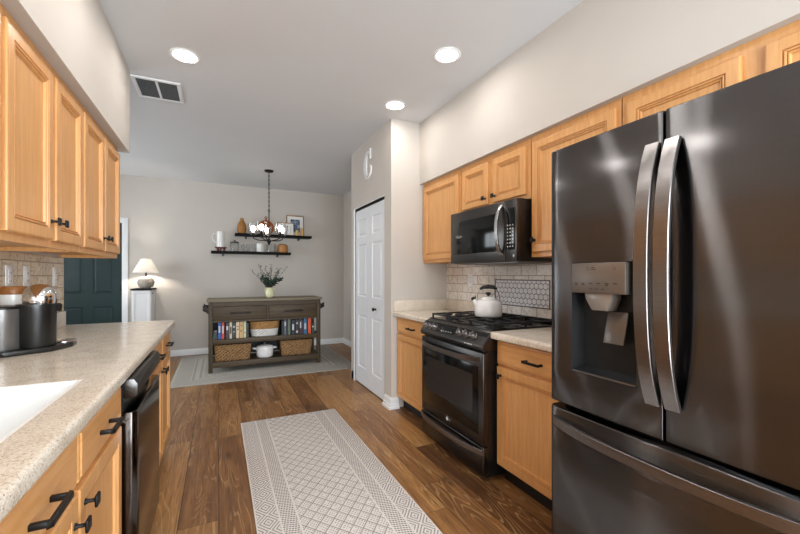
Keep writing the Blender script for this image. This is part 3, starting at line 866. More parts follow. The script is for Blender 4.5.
for xc in (0.024, 0.053, 0.085, 0.115, 0.148, 0.178):
    q = MB(); dash(q, xc, 1.226, 0.014)
    if xc in (0.024, 0.053, 0.148): dash(q, xc, 1.2205, 0.012)
    q.build('button_print', m_darkmark, pn)
for xc in (0.085, 0.108, 0.132):
    q = MB(); dash(q, xc, 1.206, 0.012, 0.0025); q.build('indicator_print', m_darkmark, pn)
for xc, rr_, ex in ((0.073, 0.006, True), (0.176, 0.005, False)):
    q = MB(); q.sweep([(x0+0.010+xc+rr_*math.cos(a*PI/6), -0.0122, 1.28+rr_*math.sin(a*PI/6)) for a in range(12)], [(0.0008, 0), (0, 0.0008), (-0.0008, 0), (0, -0.0008)], closed=True)
    if ex: dash(q, 0.094, 1.283, 0.014, 0.003); dash(q, 0.096, 1.277, 0.020, 0.003)
    q.build('panel_icon', m_darkmark, pn)
sp = MB(); sp.prism([(x0+0.060, 1.19), (x0+0.063, 1.168), (x0+0.088, 1.128), (x0+0.150, 1.128), (x0+0.166, 1.168), (x0+0.168, 1.19)], 'y', 0.0, 0.055, bev=0.004)
sp.build('dispenser_spout', plain('pale grey plastic', rgb(150, 144, 138), 0.3, 0.4), dl)
pd = MB(); pd.prism([(0.05, 1.125), (0.058, 1.125), (0.030, 1.01), (0.022, 1.012)], 'x', x0+0.118, x0+0.195, bev=0.003)
pd.build('dispenser_paddle', plain('smoke plastic', rgb(110, 106, 103), 0.25, 0.4), dl)
MB().box(x0+0.004, x1-0.004, 0.0, 0.006, z0+0.002, z0+0.008, bev=0.002).build('tray_lip', m_handle, dl)

# ------------------------------------------------------------------ range
rg = thing('gas_range', 'black stainless slide-in gas range with six front knobs and oven window', 'range', (1.43, 2.598, 0), RR)
RW = 0.768
b = MB(); b.box(0.006, RW-0.006, 0.03, 0.645, 0.03, 0.905); b.box(0.05, RW-0.05, 0.07, 0.6, 0.0005, 0.03)
b.build('body', m_blackpl, rg)
prof = [(0.04, 0.798), (0.006, 0.798), (-0.006, 0.806), (-0.010, 0.822), (-0.004, 0.838), (0.048, 0.902), (0.062, 0.913), (0.085, 0.9185), (0.10, 0.9185), (0.10, 0.80)]
cp = MB().prism(prof, 'x', 0.0, RW, bev=0.0015).build('control_panel', m_bsteel2, rg, smooth=50)
ang = math.atan2(0.902-0.838, 0.048+0.004)
Mp = Matrix.Translation((0, 0.022, 0.870)) @ Matrix.Rotation(ang, 4, 'X')    # local z = panel normal, y = up the slope
for kx in (0.055, 0.115, 0.175, 0.50, 0.575, 0.65):
    k = MB(); M = Mp @ Matrix.Translation((kx, 0, 0.0))
    k.lathe([(0.027, -0.001), (0.027, 0.006), (0.023, 0.009), (0.021, 0.026), (0.019, 0.030), (0, 0.030)], seg=20, M=M)
    k.box(-0.0055, 0.0055, -0.020, 0.020, 0.029, 0.036, bev=0.002, M=M)
    k.build('knob', m_handle, cp)
d = MB().box(0.235, 0.435, -0.026, 0.026, -0.001, 0.003, bev=0.001, M=Mp)
d.mi = 1
for i in range(5): d.box(0.27+i*0.03, 0.286+i*0.03, -0.017, -0.014, 0.003, 0.0036, M=Mp)
d.build('display', [m_blackgloss, m_marks], cp)
mk = MB()
for i, w_ in enumerate((0.012, 0.006, 0.014, 0.008, 0.012)): mk.box(0.585+i*0.017, 0.585+i*0.017+w_, -0.0108, -0.0096, 0.820, 0.827)
mk.build('printed_marks', m_marks, cp)
od = MB(); od.box(0.004, RW-0.004, 0.0, 0.04, 0.222, 0.786, bev=0.006)
od_ = od.build('oven_door', m_bsteel2, rg, smooth=50)
MB().box(0.035, RW-0.05, -0.0025, 0.0, 0.285, 0.700, bev=0.001).build('window_glass', m_blackgloss, od_)
ow = MB().rings(0.09, RW-0.105, 0.395, 0.640, [(0, -0.0026), (0.0, -0.0032), (0.004, -0.0034), (0.006, -0.0029)])
ow.build('window_border', plain('dark window border', rgb(34, 34, 35), 0.15), od_)
lg = MB(); Ml = Matrix.Translation((RW/2+0.018, -0.0035, 0.262)) @ Matrix.Rotation(PI/2, 4, 'X')
lg.lathe([(0.0, 0.0), (0.0125, 0.0), (0.0125, 0.003), (0, 0.003)], seg=24, M=Matrix.Translation((RW/2-0.014, -0.0005, 0.262)) @ Matrix.Rotation(PI/2, 4, 'X'))
lg.mi = 1; lg.text('LG', 0.026, Ml); lg.build('logo', [m_marks, plain('grey print', rgb(120, 118, 116), 0.4)], od_)
bow_handle(od_, 'handle', (0.03, -0.001, 0.742), (RW-0.03, -0.001, 0.742), (0, -0.058, 0), (0, 0, 1), 0.028, 0.02, m_handle, 24)
sd = MB(); sd.box(0.004, RW-0.004, 0.0, 0.04, 0.045, 0.215, bev=0.006)
sd_ = sd.build('storage_drawer', m_bsteel2, rg, smooth=50)
bow_handle(sd_, 'handle', (0.006, 0.0, 0.188), (RW-0.006, 0.0, 0.188), (0, -0.045, 0), (0, 0, 1), 0.032, 0.016, m_handle, 24)
ct = MB(); ct.box(-0.0, RW+0.0, 0.075, 0.648, 0.9155, 0.924, bev=0.003)
ct.box(0.0, RW, 0.618, 0.648, 0.924, 0.945, bev=0.004)
ct.build('cooktop', plain('black enamel', rgb(14, 14, 15), 0.2), rg)
for bx, by, br in ((0.135, 0.20, 0.045), (0.135, 0.47, 0.036), (0.384, 0.335, 0.05), (0.633, 0.20, 0.05), (0.633, 0.47, 0.034)):
    q = MB(); q.lathe([(br*1.25, 0.9245), (br*1.2, 0.930), (br, 0.931), (br, 0.937), (br*0.9, 0.940), (0, 0.941)], c=(bx, by, 0), seg=24)
    q.build('burner', m_iron, rg)
for gi in range(3):
    gx0 = 0.012+gi*0.2495; gx1 = gx0+0.2455; g = MB(); zt = 0.958; bw = 0.006
    def bar(xa, ya, xb, yb, z0=0.946, z1=zt):
        g.box(min(xa, xb)-bw, max(xa, xb)+bw, min(ya, yb)-bw, max(ya, yb)+bw, z0, z1, bev=0.003)
    ya, yb = 0.095, 0.605
    bar(gx0+bw, ya, gx0+bw, yb); bar(gx1-bw, ya, gx1-bw, yb); bar(gx0+bw, ya, gx1-bw, ya); bar(gx0+bw, yb, gx1-bw, yb)
    gm = (gx0+gx1)/2; bar(gx0+bw, 0.35, gx1-bw, 0.35)
    for yc in ((0.21, 0.48) if gi != 1 else (0.35,)):
        bar(gm, yc-0.1, gm, yc-0.028); bar(gm, yc+0.028, gm, yc+0.1)
        bar(gx0+bw, yc, gm-0.03, yc); bar(gm+0.03, yc, gx1-bw, yc)
    if gi == 1: bar(gm, 0.13, gm, 0.27); bar(gm, 0.43, gm, 0.57)
    for xx in (gx0+bw, gx1-bw):
        for yy in (ya, 0.35, yb): g.box(xx-0.006, xx+0.006, yy-0.006, yy+0.006, 0.9242, 0.95, bev=0.002)
    g.build('grate', m_iron, rg)

# ------------------------------------------------------------------ microwave
mw = thing('microwave_oven', 'black stainless over-the-range microwave with curved steel handle', 'microwave', (1.70, 2.596, 1.345), RR)
MW, MH = 0.757, 0.403
b = MB(); b.box(0.002, MW-0.002, 0.03, 0.378, 0.0, MH, bev=0.003); b.build('body', m_blackpl, mw)
f = MB(); f.box(0.0, 0.648, 0.0, 0.03, 0.004, MH-0.002, bev=0.003)
md = f.build('door', m_bsteel2, mw)
MB().box(0.036, 0.575, -0.002, 0.001, 0.072, 0.328, bev=0.0008).build('door_glass', m_blackgloss, md)
bow_handle(md, 'handle', (0.618, -0.001, 0.045), (0.618, -0.001, 0.375), (0, -0.05, 0), (1, 0, 0), 0.026, 0.014, m_steel)
f = MB(); f.box(0.650, MW, 0.0, 0.03, 0.004, MH-0.002, bev=0.003)
mc = f.build('control_panel', m_bsteel2, mw)
f = MB(); f.box(0.656, 0.740, -0.002, 0.001, 0.075, 0.345, bev=0.0008)
f.mi = 1
for r in range(7):
    for c_ in range(3):
        w_ = 0.009+0.003*((r*c_) % 2)
        f.box(0.668+c_*0.024, 0.668+c_*0.024+w_, -0.003, -0.0019, 0.093+r*0.023, 0.101+r*0.023)
f.build('keypad', [m_blackgloss, m_marks], mc)
f = MB(); f.box(0.72, 0.734, -0.0012, 0.0, 0.028, 0.044, bev=0.0005); f.build('badge', m_marks, mc)
f = MB()
f.box(0.05, MW-0.05, 0.05, 0.34, -0.006, 0.0)
for i in range(14): f.box(0.08+i*0.043, 0.10+i*0.043, 0.06, 0.33, -0.009, -0.006)
f.build('bottom_grille', m_greypl, mw)

# ------------------------------------------------------------------ kettle
kt = thing('kettle', 'white enamel kettle with black handle on a rear burner of the range', 'kettle', (1.755, 2.19, 0.959))
kb = MB(); kb.lathe([(0.0, 0.0005), (0.088, 0.0005), (0.096, 0.006), (0.099, 0.03), (0.098, 0.07), (0.093, 0.096), (0.080, 0.115), (0.060, 0.122), (0.05, 0.121), (0, 0.121)], seg=36)
kbo = kb.build('body', m_enamel, kt, smooth=60)
M = Matrix.Rotation(math.radians(142), 4, 'Z')
spt = MB(); spt.tube([(0.070, 0, 0.080), (0.090, 0, 0.096), (0.101, 0, 0.112), (0.106, 0, 0.121)], [0.026, 0.019, 0.014, 0.013], 14, M=M)
so = spt.build('spout', m_enamel, kt, smooth=60)
w = MB(); w.lathe([(0.015, 0), (0.016, 0.014), (0.008, 0.02), (0, 0.021)], seg=14, M=M @ Matrix.Translation((0.104, 0, 0.119)) @ Matrix.Rotation(0.6, 4, 'Y'))
w.box(0.088, 0.096, -0.004, 0.004, 0.124, 0.149, bev=0.002, M=M); w.build('whistle_cap', m_blackpl, so)
ld = MB(); ld.lathe([(0.053, 0.1215), (0.053, 0.127), (0.044, 0.138), (0.02, 0.144), (0, 0.145)], seg=30); lo = ld.build('lid', m_enamel, kt, smooth=60)
kn = MB(); kn.lathe([(0.007, 0.144), (0.007, 0.150), (0.018, 0.160), (0.019, 0.168), (0.012, 0.174), (0, 0.175)], seg=18); kn.build('lid_knob', m_blackpl, lo)
hd = MB()
for sx in (-1, 1): hd.tube([(sx*0.078, 0, 0.108), (sx*0.077, 0, 0.15), (sx*0.064, 0, 0.188), (sx*0.044, 0, 0.206)], 0.0025, 8, M=M)
hb = hd.build('handle_bracket', m_steel, kt)
hg_ = MB(); hg_.tube([(-0.06, 0, 0.196), (-0.038, 0, 0.209), (0, 0, 0.214), (0.038, 0, 0.209), (0.06, 0, 0.196)], [0.008, 0.013, 0.015, 0.013, 0.008], 12, M=M); hg_.build('handle_grip', m_blackpl, kt, smooth=60)

# ------------------------------------------------------------------ dishwasher
dw = thing('dishwasher', 'black stainless dishwasher with bar handle under the left counter', 'dishwasher', (-0.276, 1.716, 0), LR)
b = MB(); b.box(0.004, 0.596, 0.066, 0.60, 0.1, 0.870); b.build('body', m_blackpl, dw)
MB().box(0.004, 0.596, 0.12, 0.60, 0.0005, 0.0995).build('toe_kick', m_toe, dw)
pts = [(0.0, 0.06), (0.0, 0.018), (0.012, 0.004), (0.03, 0.0), (0.57, 0.0), (0.588, 0.004), (0.6, 0.018), (0.6, 0.06)]
m_dwd = mk_steel('dark mirror steel', rgb(84, 79, 76), 0.14, 0.3)
dd = MB().prism(pts, 'z', 0.105, 0.742, bev=0.003).build('door', m_dwd, dw, smooth=50)
MB().box(0.002, 0.598, 0.046, 0.0655, 0.7425, 0.866).build('handle_recess', m_blackpl, dd)
hh = MB(); hh.prism([(0.0455, 0.796), (0.010, 0.796), (0.0, 0.806), (0.0, 0.846), (0.012, 0.866), (0.0455, 0.866)], 'x', 0.0, 0.6, bev=0.002)
hh.build('handle', m_bsteel2, dd)

# ------------------------------------------------------------------ coffee machine and neighbours
cm = thing('coffee_machine', 'black capsule coffee machine with chrome dome head on the left counter', 'coffee machine', (-0.741, 2.25, CT+0.0005))
def pil(cx, cy, r, n=20, a0=0, a1=2*PI): return [(cx+r*math.cos(a0+(a1-a0)*i/n), cy+r*math.sin(a0+(a1-a0)*i/n)) for i in range(n+1)]
base = [(-0.15, -0.125), (-0.06, -0.135), (0.073, -0.055), (0.112, 0.06), (0.10, 0.165), (0.06, 0.17), (0.0, 0.10), (-0.12, 0.07)]
MB().prism(base, 'z', 0.0, 0.022, bev=0.005).build('base_tray', m_blackpl, cm)
bd = MB(); bd.lathe([(0, 0.0225), (0.065, 0.0225), (0.067, 0.03), (0.068, 0.19), (0.070, 0.205), (0.069, 0.212), (0, 0.212)], seg=36); bd.build('body', m_blackpl, cm, smooth=50)
dm = MB(); dm.lathe([(0.058, 0.2125), (0.061, 0.230), (0.059, 0.254), (0.050, 0.278), (0.030, 0.297), (0, 0.303)], c=(0.008, 0.008, 0), seg=36); dm.build('dome_head', m_chrome, cm, smooth=60)
ns = MB(); ns.prism([(0.04, 0.178), (0.082, 0.172), (0.086, 0.205), (0.075, 0.2125), (0.04, 0.2125)], 'y', -0.02, 0.05, bev=0.004, M=Matrix.Rotation(0.6, 4, 'Z')); ns.build('spout', m_blackpl, cm)
tk = MB(); tk.lathe([(0, 0.0225), (0.068, 0.0225), (0.07, 0.03), (0.07, 0.195), (0.066, 0.195), (0.066, 0.03), (0, 0.03)], c=(-0.106, -0.03, 0), seg=32)
tko = tk.build('water_tank', plain('brushed grey tank', rgb(118, 116, 114), 0.3, 0.55, var=0.1, scale=8), cm, smooth=50)
tl = MB(); tl.lathe([(0.073, 0.1955), (0.074, 0.204), (0.07, 0.208), (0, 0.209)], c=(-0.106, -0.03, 0), seg=32); tl.build('tank_lid', m_blackpl, tko)
gr = MB(); gr.lathe([(0, 0.0225), (0.046, 0.0225), (0.046, 0.027), (0.042, 0.029), (0, 0.029)], c=(0.068, 0.10, 0), seg=26); gr.build('drip_grid', m_steel, cm)
cn = thing('lidded_canister', 'pale canister with a brown wooden lid behind the coffee machine', 'canister', (-0.882, 2.425, CT+0.0005))
MB().lathe([(0, 0), (0.046, 0), (0.05, 0.006), (0.05, 0.25), (0, 0.25)], seg=30).build('canister_body', m_ceramic, cn, smooth=50)
MB().lathe([(0.051, 0.2505), (0.052, 0.256), (0.052, 0.283), (0.048, 0.288), (0, 0.288)], seg=30).build('lid', wood('warm brown wood lid', rgb(126, 78, 36), rgb(160, 104, 54), 0.4, 1), cn, smooth=50)

# ------------------------------------------------------------------ runner and dining rug
rn = MB().box(-0.405, 0.405, -1.25, 1.25, 0.0, 0.008, bev=0.003).build('runner_rug', m_runner, loc=(0.571, 2.212, 0.0005))
tag(rn, 'off-white runner rug with grey diamond pattern on the kitchen floor', 'rug')
rd = MB().box(-1.11, 1.11, -0.885, 0.885, 0.0, 0.008, bev=0.003).build('area_rug', m_rug, loc=(0.605, 5.76, 0.0005))
tag(rd, 'pale grey patterned area rug under the console table', 'rug')

# ------------------------------------------------------------------ console table
RUGZ = 0.009
cs = thing('console_table', 'grey-brown wooden console table with two drawers and two open shelves', 'console table', (-0.12, 5.365, RUGZ))
CW, CD, CH = 1.43, 0.46, 0.935
tp = MB(); tp.box(-0.02, CW+0.02, -0.02, CD+0.02, CH-0.032, CH, bev=0.004)
tp.build('tabletop', m_constop, cs)
L = 0.05
for lx in (0, CW-L):
    for ly in (0, CD-L):
        MB().box(lx, lx+L, ly, ly+L, 0.0005, CH-0.0325, bev=0.003).build('leg', m_consv, cs)
ap = MB(); z0, z1 = 0.640, CH-0.033
ap.box(L, CW-L, 0.006, 0.022, 0.845, z1); ap.box(L, CW-L, 0.006, 0.022, z0, 0.662); ap.box(CW/2-0.012, CW/2+0.012, 0.006, 0.022, 0.662, 0.845)
ap.box(L, CW-L, CD-0.022, CD-0.006, z0, z1); ap.box(0.01, 0.028, L, CD-L, z0, z1); ap.box(CW-0.028, CW-0.01, L, CD-L, z0, z1); ap.box(0.028, CW-0.028, 0.022, CD-0.022, z0, z0+0.012)
ap.build('apron', m_cons, cs)
for dx0, dx1 in ((L+0.004, CW/2-0.016), (CW/2+0.016, CW-L-0.004)):
    d = MB(); d.box(dx0, dx1, 0.0, 0.018, 0.666, 0.841, bev=0.002); do = d.build('drawer', m_cons, cs)
    mx = (dx0+dx1)/2; q = MB()
    for sx in (-0.105, 0.105): q.box(mx+sx-0.008, mx+sx+0.008, -0.026, 0.0, 0.752, 0.768, bev=0.002)
    q.box(mx-0.125, mx+0.125, -0.034, -0.024, 0.75, 0.77, bev=0.003); q.build('pull', plain('dark bronze', rgb(40, 32, 27), 0.5, 0.5), do)
for sz0, sz1, fz0, fz1 in ((0.385, 0.418, 0.362, 0.420), (0.105, 0.128, 0.062, 0.130)):
    q = MB(); q.box(L, CW-L, 0.026, CD-0.006, sz0, sz1); q.box(L, CW-L, 0.004, 0.026, fz0, fz1, bev=0.002)
    q.box(0.006, L, L, CD-L, sz0-0.02, sz1); q.box(CW-L, CW-0.006, L, CD-L, sz0-0.02, sz1)
    q.build('shelf', m_cons, cs)
m_bronze = plain('dark bronze rack', rgb(34, 27, 24), 0.5, 0.4)
for sx, X0 in ((-1, 0), (1, CW)):
    q = MB()
    for yy in (0.06, CD-0.06):
        q.prism([(X0, 0.745), (X0+sx*0.03, 0.775), (X0+sx*0.065, 0.79), (X0+sx*0.065, 0.86), (X0+sx*0.03, 0.84), (X0, 0.84)], 'y', yy-0.012, yy+0.012, bev=0.003)
    q.tube([(X0+sx*0.05, 0.03, 0.815), (X0+sx*0.05, CD-0.03, 0.815)], 0.012, 10)
    q.build('towel_rail', m_bronze, cs)

MB().box(L, CW-L, CD-0.0055, CD-0.0005, 0.14, 0.64).build('back_panel', m_toe, cs)
# books
def cover(name, r, g, b_): return plain('cover '+name, rgb(r, g, b_), 0.45, var=0.08, scale=30)
cs_x = -0.12; S1 = RUGZ+0.4205; BY = 5.405
def book(x0, x1, h_, col, label, group, lean=0.0, dep=0.15, band=None):
    w_ = x1-x0-0.002; o = MB()
    o.box(0, 0.0025, 0, dep, 0, h_); o.box(w_-0.0025, w_, 0, dep, 0, h_); o.box(0.0025, w_-0.0025, 0, 0.003, 0, h_)
    o.mi = 1; o.box(0.0025, w_-0.0025, 0.003, dep-0.004, 0.003, h_-0.004)
    o.mi = 2
    if band:
        for z0, z1 in band: o.box(w_*0.2, w_*0.8, -0.0008, 0.0001, h_*z0, h_*z1)
    bo = o.build('book', [col, m_page, m_marks if sum(col.diffuse_color[:3]) >= 0 and 'cream' not in col.name else m_darkmark], loc=(x0, BY, S1))
    bo.rotation_euler.y = lean
    return tag(bo, label, 'book', group)
GL = 'books left of the two-tone basket'; GRt = 'books right of the two-tone basket'
cg = cover('forest', 26, 52, 40); cbl = cover('blue', 36, 84, 170); crd = cover('red', 205, 62, 44); cpu = cover('plum', 56, 36, 46)
ccr = cover('cream', 212, 204, 172); cbk = cover('black', 22, 22, 26); cpe = cover('cream peach', 222, 196, 158); ctn = cover('cream tan', 208, 170, 112); cpg = cover('cream green', 200, 204, 170)
cgy = cover('grey', 92, 98, 112); col_ = cover('sage', 98, 106, 92); cnv = cover('navy', 32, 38, 58); cch = cover('charcoal', 40, 42, 52); cmx = cover('wine', 88, 36, 44); ctq = cover('teal', 34, 110, 160); cor = cover('orange', 226, 84, 36); cgr = cover('bottle green', 24, 60, 44)
B1 = [((0.35, 0.75),)]; bnd = [(0.3, 0.72)]
book(-0.062, -0.018, 0.100, cg, 'short dark green book at the left end of the upper shelf', GL)
book(-0.009, 0.026, 0.212, cbl, 'blue book beside the red one on the console shelf', GL, band=[(0.4, 0.8)])
book(0.032, 0.065, 0.212, crd, 'bright red book on the left of the console shelf', GL, band=[(0.35, 0.8)])
book(0.082, 0.120, 0.205, cpu, 'dark plum book between the red book and a cream one', GL, band=[(0.55, 0.8)])
book(0.126, 0.157, 0.212, ccr, 'narrow cream book between the plum book and the black book', GL, band=bnd)
book(0.160, 0.200, 0.200, cbk, 'black book between two cream books on the left', GL, band=[(0.4, 0.45), (0.7, 0.8)])
book(0.204, 0.246, 0.212, cpe, 'thick peach-cream book right of the black book', GL, band=[(0.5, 0.56), (0.7, 0.75)])
book(0.249, 0.293, 0.212, ctn, 'tan book with dark marks on its spine, left group', GL, band=[(0.4, 0.46), (0.75, 0.8)])
book(0.296, 0.328, 0.215, cpg, 'pale greenish-cream book at the right of the left group', GL, band=[(0.3, 0.34)])
book(0.331, 0.358, 0.190, cbk, 'thin black book next to the two-tone basket, left group', GL)
book(0.782, 0.808, 0.195, cbk, 'thin black book immediately right of the two-tone basket', GRt)
book(0.812, 0.846, 0.212, cgy, 'blue-grey book in the right-hand group', GRt, band=[(0.6, 0.85)])
book(0.860, 0.900, 0.212, col_, 'sage grey book in the right-hand group', GRt)
book(0.914, 0.958, 0.205, cnv, 'navy book right of the sage grey one', GRt, band=[(0.3, 0.7)])
book(0.966, 1.012, 0.205, cch, 'charcoal book in the middle of the right-hand group', GRt, band=[(0.1, 0.25), (0.7, 0.8)])
book(1.022, 1.054, 0.210, cmx, 'wine-dark book left of the teal book', GRt, band=[(0.4, 0.8)])
book(1.057, 1.078, 0.195, cnv, 'thin navy book touching the teal book', GRt)
book(1.082, 1.124, 0.212, ctq, 'bright teal-blue book left of the orange book', GRt, band=[(0.3, 0.7)])
book(1.138, 1.184, 0.215, cor, 'bright orange book near the right end of the shelf', GRt)
book(1.192, 1.232, 0.140, cgr, 'bottle-green book at the right end of the shelf', GRt, band=[(0.6, 0.75)])

def oval_basket(name, label, loc, wx, wy, h_, taper, bands, p=3.2, group=None):
    """open basket, superellipse plan; bands = [(z fraction top, material)]"""
    t = thing(name, label, 'basket', loc, 0, group)
    n = 48
    def ring(z, sc, th): 
        out = []
        for i in range(n):
            a = 2*PI*i/n; cx, sy = math.cos(a), math.sin(a)
            out.append((math.copysign(abs(cx)**(2/p), cx)*(wx/2*sc-th), math.copysign(abs(sy)**(2/p), sy)*(wy/2*sc-th), z))
        return out
    zprev = 0
    for bi, (zf, mat) in enumerate(bands):
        o = MB(); bm = o.bm; rings = []; k = 8
        for i in range(k+1):
            z = h_*(zprev+(zf-zprev)*i/k); sc = taper+(1-taper)*(z/h_)
            rings.append([bm.verts.new(v) for v in ring(z, sc, 0)])
        for i in range(k+1):
            z = h_*(zf-(zf-zprev)*i/k); sc = taper+(1-taper)*(z/h_)
            rings.append([bm.verts.new(v) for v in ring(z if not (bi == 0 and i == k) else z+0.008, sc, 0.009)])
        for A, B in zip(rings, rings[1:]):
            for q in range(n): bm.faces.new((A[q], A[(q+1) % n], B[(q+1) % n], B[q]))
        if bi == 0: bm.faces.new(rings[0][::-1]); bm.faces.new(rings[-1])
        else:
            for q in range(n): bm.faces.new((rings[-1][q], rings[-1][(q+1) % n], rings[0][(q+1) % n], rings[0][q]))
        o.build('basket_body' if bi == 0 else 'basket_band', mat, t, smooth=60); zprev = zf
    o = MB(); pts = [(x*1.0, y*1.0, z) for x, y, z in ring(h_, 1.0, 0.0045)]
    o.tube(pts, 0.008, 8, closed=True); o.build('rim', bands[-1][1], t, smooth=60)
    return t
oval_basket('two_tone_basket', 'oval basket, tan above and white below, on the upper console shelf', (0.568, 5.53, S1), 0.40, 0.27, 0.196, 0.86, [(0.5, m_rope), (1.0, m_jute)], 2.6)
S0 = RUGZ+0.1305
oval_basket('seagrass_basket', 'rectangular woven seagrass basket on the lower shelf, left of the white pot', (0.17, 5.535, S0), 0.45, 0.29, 0.205, 0.92, [(1.0, m_wicker)], 9, 'seagrass baskets')
oval_basket('seagrass_basket', 'rectangular woven seagrass basket on the lower shelf, right of the white pot', (0.985, 5.535, S0), 0.45, 0.29, 0.205, 0.90, [(1.0, m_wicker)], 9, 'seagrass baskets')
pt = thing('dutch_oven', 'white lidded cooking pot with side handles on the lower console shelf', 'pot', (0.570, 5.50, S0))
MB().lathe([(0, 0.0005), (0.095, 0.0005), (0.106, 0.012), (0.113, 0.06), (0.113, 0.128), (0.108, 0.128), (0, 0.128)], seg=36).build('pot_body', m_enamel, pt, smooth=50)
lo = MB().lathe([(0.1155, 0.1285), (0.1155, 0.138), (0.10, 0.152), (0.05, 0.165), (0, 0.168)], seg=36).build('lid', m_enamel, pt, smooth=50)
MB().lathe([(0.008, 0.1665), (0.008, 0.176), (0.02, 0.184), (0.02, 0.19), (0, 0.193)], seg=16).build('lid_knob', m_handle, lo)
for sx in (-1, 1):
    MB().sweep([(sx*0.108, -0.045, 0.118), (sx*0.145, -0.032, 0.122), (sx*0.155, 0, 0.123), (sx*0.145, 0.032, 0.122), (sx*0.108, 0.045, 0.118)], [(0.007, -0.007), (0.007, 0.007), (-0.007, 0.007), (-0.007, -0.007)], side=(0, 0, 1)).build('side_handle', m_enamel, pt)

# vase with twigs
TZ = RUGZ+CH+0.0005
vs = thing('flower_vase', 'small cream two-handled vase of leafy twigs on the console table', 'vase', (0.640, 5.56, TZ))
MB().lathe([(0, 0), (0.035, 0), (0.05, 0.02), (0.057, 0.055), (0.054, 0.085), (0.04, 0.112), (0.036, 0.122), (0.046, 0.137), (0.044, 0.139), (0.034, 0.124), (0.034, 0.11), (0, 0.10)], seg=28).build('vase_body', m_cream, vs, smooth=60)
for sx in (-1, 1):
    MB().tube([(sx*0.038, 0, 0.125), (sx*0.058, 0, 0.125), (sx*0.066, 0, 0.108), (sx*0.056, 0, 0.086)], 0.006, 8).build('vase_handle', m_cream, vs, smooth=60)
st = MB(); lf = MB(); rnd = random.Random(5)
def leaf(c, d, n_, L_, w_):
    d = d.normalized(); s_ = d.cross(n_).normalized(); t = bmesh.new()
    up = s_.cross(d)
    P = [c, c+d*L_*0.3+s_*w_*0.8+up*0.1*w_, c+d*L_*0.7+s_*w_*0.75+up*0.1*w_, c+d*L_, c+d*L_*0.7-s_*w_*0.75+up*0.1*w_, c+d*L_*0.3-s_*w_*0.8+up*0.1*w_]
    vv = [t.verts.new(p) for p in P]; t.faces.new((vv[0], vv[1], vv[2], vv[3])); t.faces.new((vv[0], vv[3], vv[4], vv[5]))
    lf._add(t)
for i in range(34):
    az = rnd.uniform(0, 2*PI); tall = i < 18
    sp_ = rnd.uniform(0.10, 0.27) if tall else rnd.uniform(0.06, 0.17)
    hh_ = rnd.uniform(0.20, 0.35) if tall else rnd.uniform(0.06, 0.17)
    p0 = Vector((rnd.uniform(-0.015, 0.015), rnd.uniform(-0.015, 0.015), 0.11)); tip = Vector((math.cos(az)*sp_, math.sin(az)*sp_*0.8, 0.12+hh_))
    mid = p0.lerp(tip, 0.5)+Vector((rnd.uniform(-0.02, 0.02), rnd.uniform(-0.02, 0.02), 0.03))
    pts = [(p0*(1-t)**2+mid*2*t*(1-t)+tip*t*t) for t in [k/7 for k in range(8)]]
    st.tube(pts, [0.0028-0.0018*k/7 for k in range(8)], 6)
    nl = 9 if tall else 15
    for k in range(nl):
        t = 0.3+0.7*k/(nl-1) if not tall else 0.25+0.75*(k/(nl-1))
        c = p0*(1-t)**2+mid*2*t*(1-t)+tip*t*t
        d = Vector((rnd.uniform(-1, 1), rnd.uniform(-1, 1), rnd.uniform(-0.2, 1)))
        leaf(c, d, Vector((rnd.uniform(-1, 1), rnd.uniform(-1, 1), rnd.uniform(0.2, 1))), rnd.uniform(0.025, 0.04) if tall else rnd.uniform(0.04, 0.065), rnd.uniform(0.006, 0.010) if tall else rnd.uniform(0.011, 0.018))
st.build('twigs', m_stem, vs); lf.build('leaves', m_leaf, vs)

# ------------------------------------------------------------------ floating shelves and what stands on them
def shelf(label, x0, x1, z1):
    t = thing('floating_shelf', label, 'shelf', (x0, YF, z1), 0, 'floating shelves')
    MB().box(0, x1-x0, -0.2, -0.0005, -0.038, 0, bev=0.003).build('board', m_shelf, t)
    for xx in (0.17, x1-x0-0.2):
        q = MB(); q.box(xx-0.012, xx+0.012, -0.012, -0.0005, -0.075, -0.0385); q.box(xx-0.012, xx+0.012, -0.16, -0.012, -0.046, -0.0385); q.sweep([(xx, -0.12, -0.045), (xx, -0.01, -0.07)], [(0.004, -0.008), (0.004, 0.008), (-0.004, 0.008), (-0.004, -0.008)])
        q.build('bracket', m_black, t)
SL, SU = 1.640, 1.934
shelf('lower of the two dark floating shelves on the far wall', -0.11, 1.107, SL)
shelf('upper of the two dark floating shelves on the far wall', 0.235, 1.46, SU)
SY = 6.69; e_ = 0.0005
rs = thing('wooden_riser', 'small dark red wooden riser under the white pitcher', 'riser', (0.03, SY, SL+e_))
MB().lathe([(0, 0.045), (0.078, 0.045), (0.088, 0.052), (0.088, 0.062), (0, 0.062)], seg=28).build('riser_top', m_riser, rs)
for q in range(3):
    a = q*2*PI/3+0.4; MB().lathe([(0.014, 0), (0.018, 0.02), (0.014, 0.0445)], c=(0.055*math.cos(a), 0.055*math.sin(a), 0), seg=12).build('foot', m_riser, rs)
pc = thing('pitcher', 'tall white enamel pitcher on the dark red riser', 'pitcher', (0.025, SY, SL+0.0635))
MB().lathe([(0, 0), (0.058, 0), (0.06, 0.01), (0.056, 0.24), (0.06, 0.25), (0.056, 0.25), (0.052, 0.235), (0.054, 0.012), (0, 0.012)], seg=30).build('pitcher_body', m_ceramic, pc, smooth=50)
MB().tube([(-0.055, 0, 0.205), (-0.10, 0, 0.215), (-0.125, 0, 0.17), (-0.11, 0, 0.10), (-0.058, 0, 0.065)], 0.007, 8).build('handle', m_ceramic, pc, smooth=60)
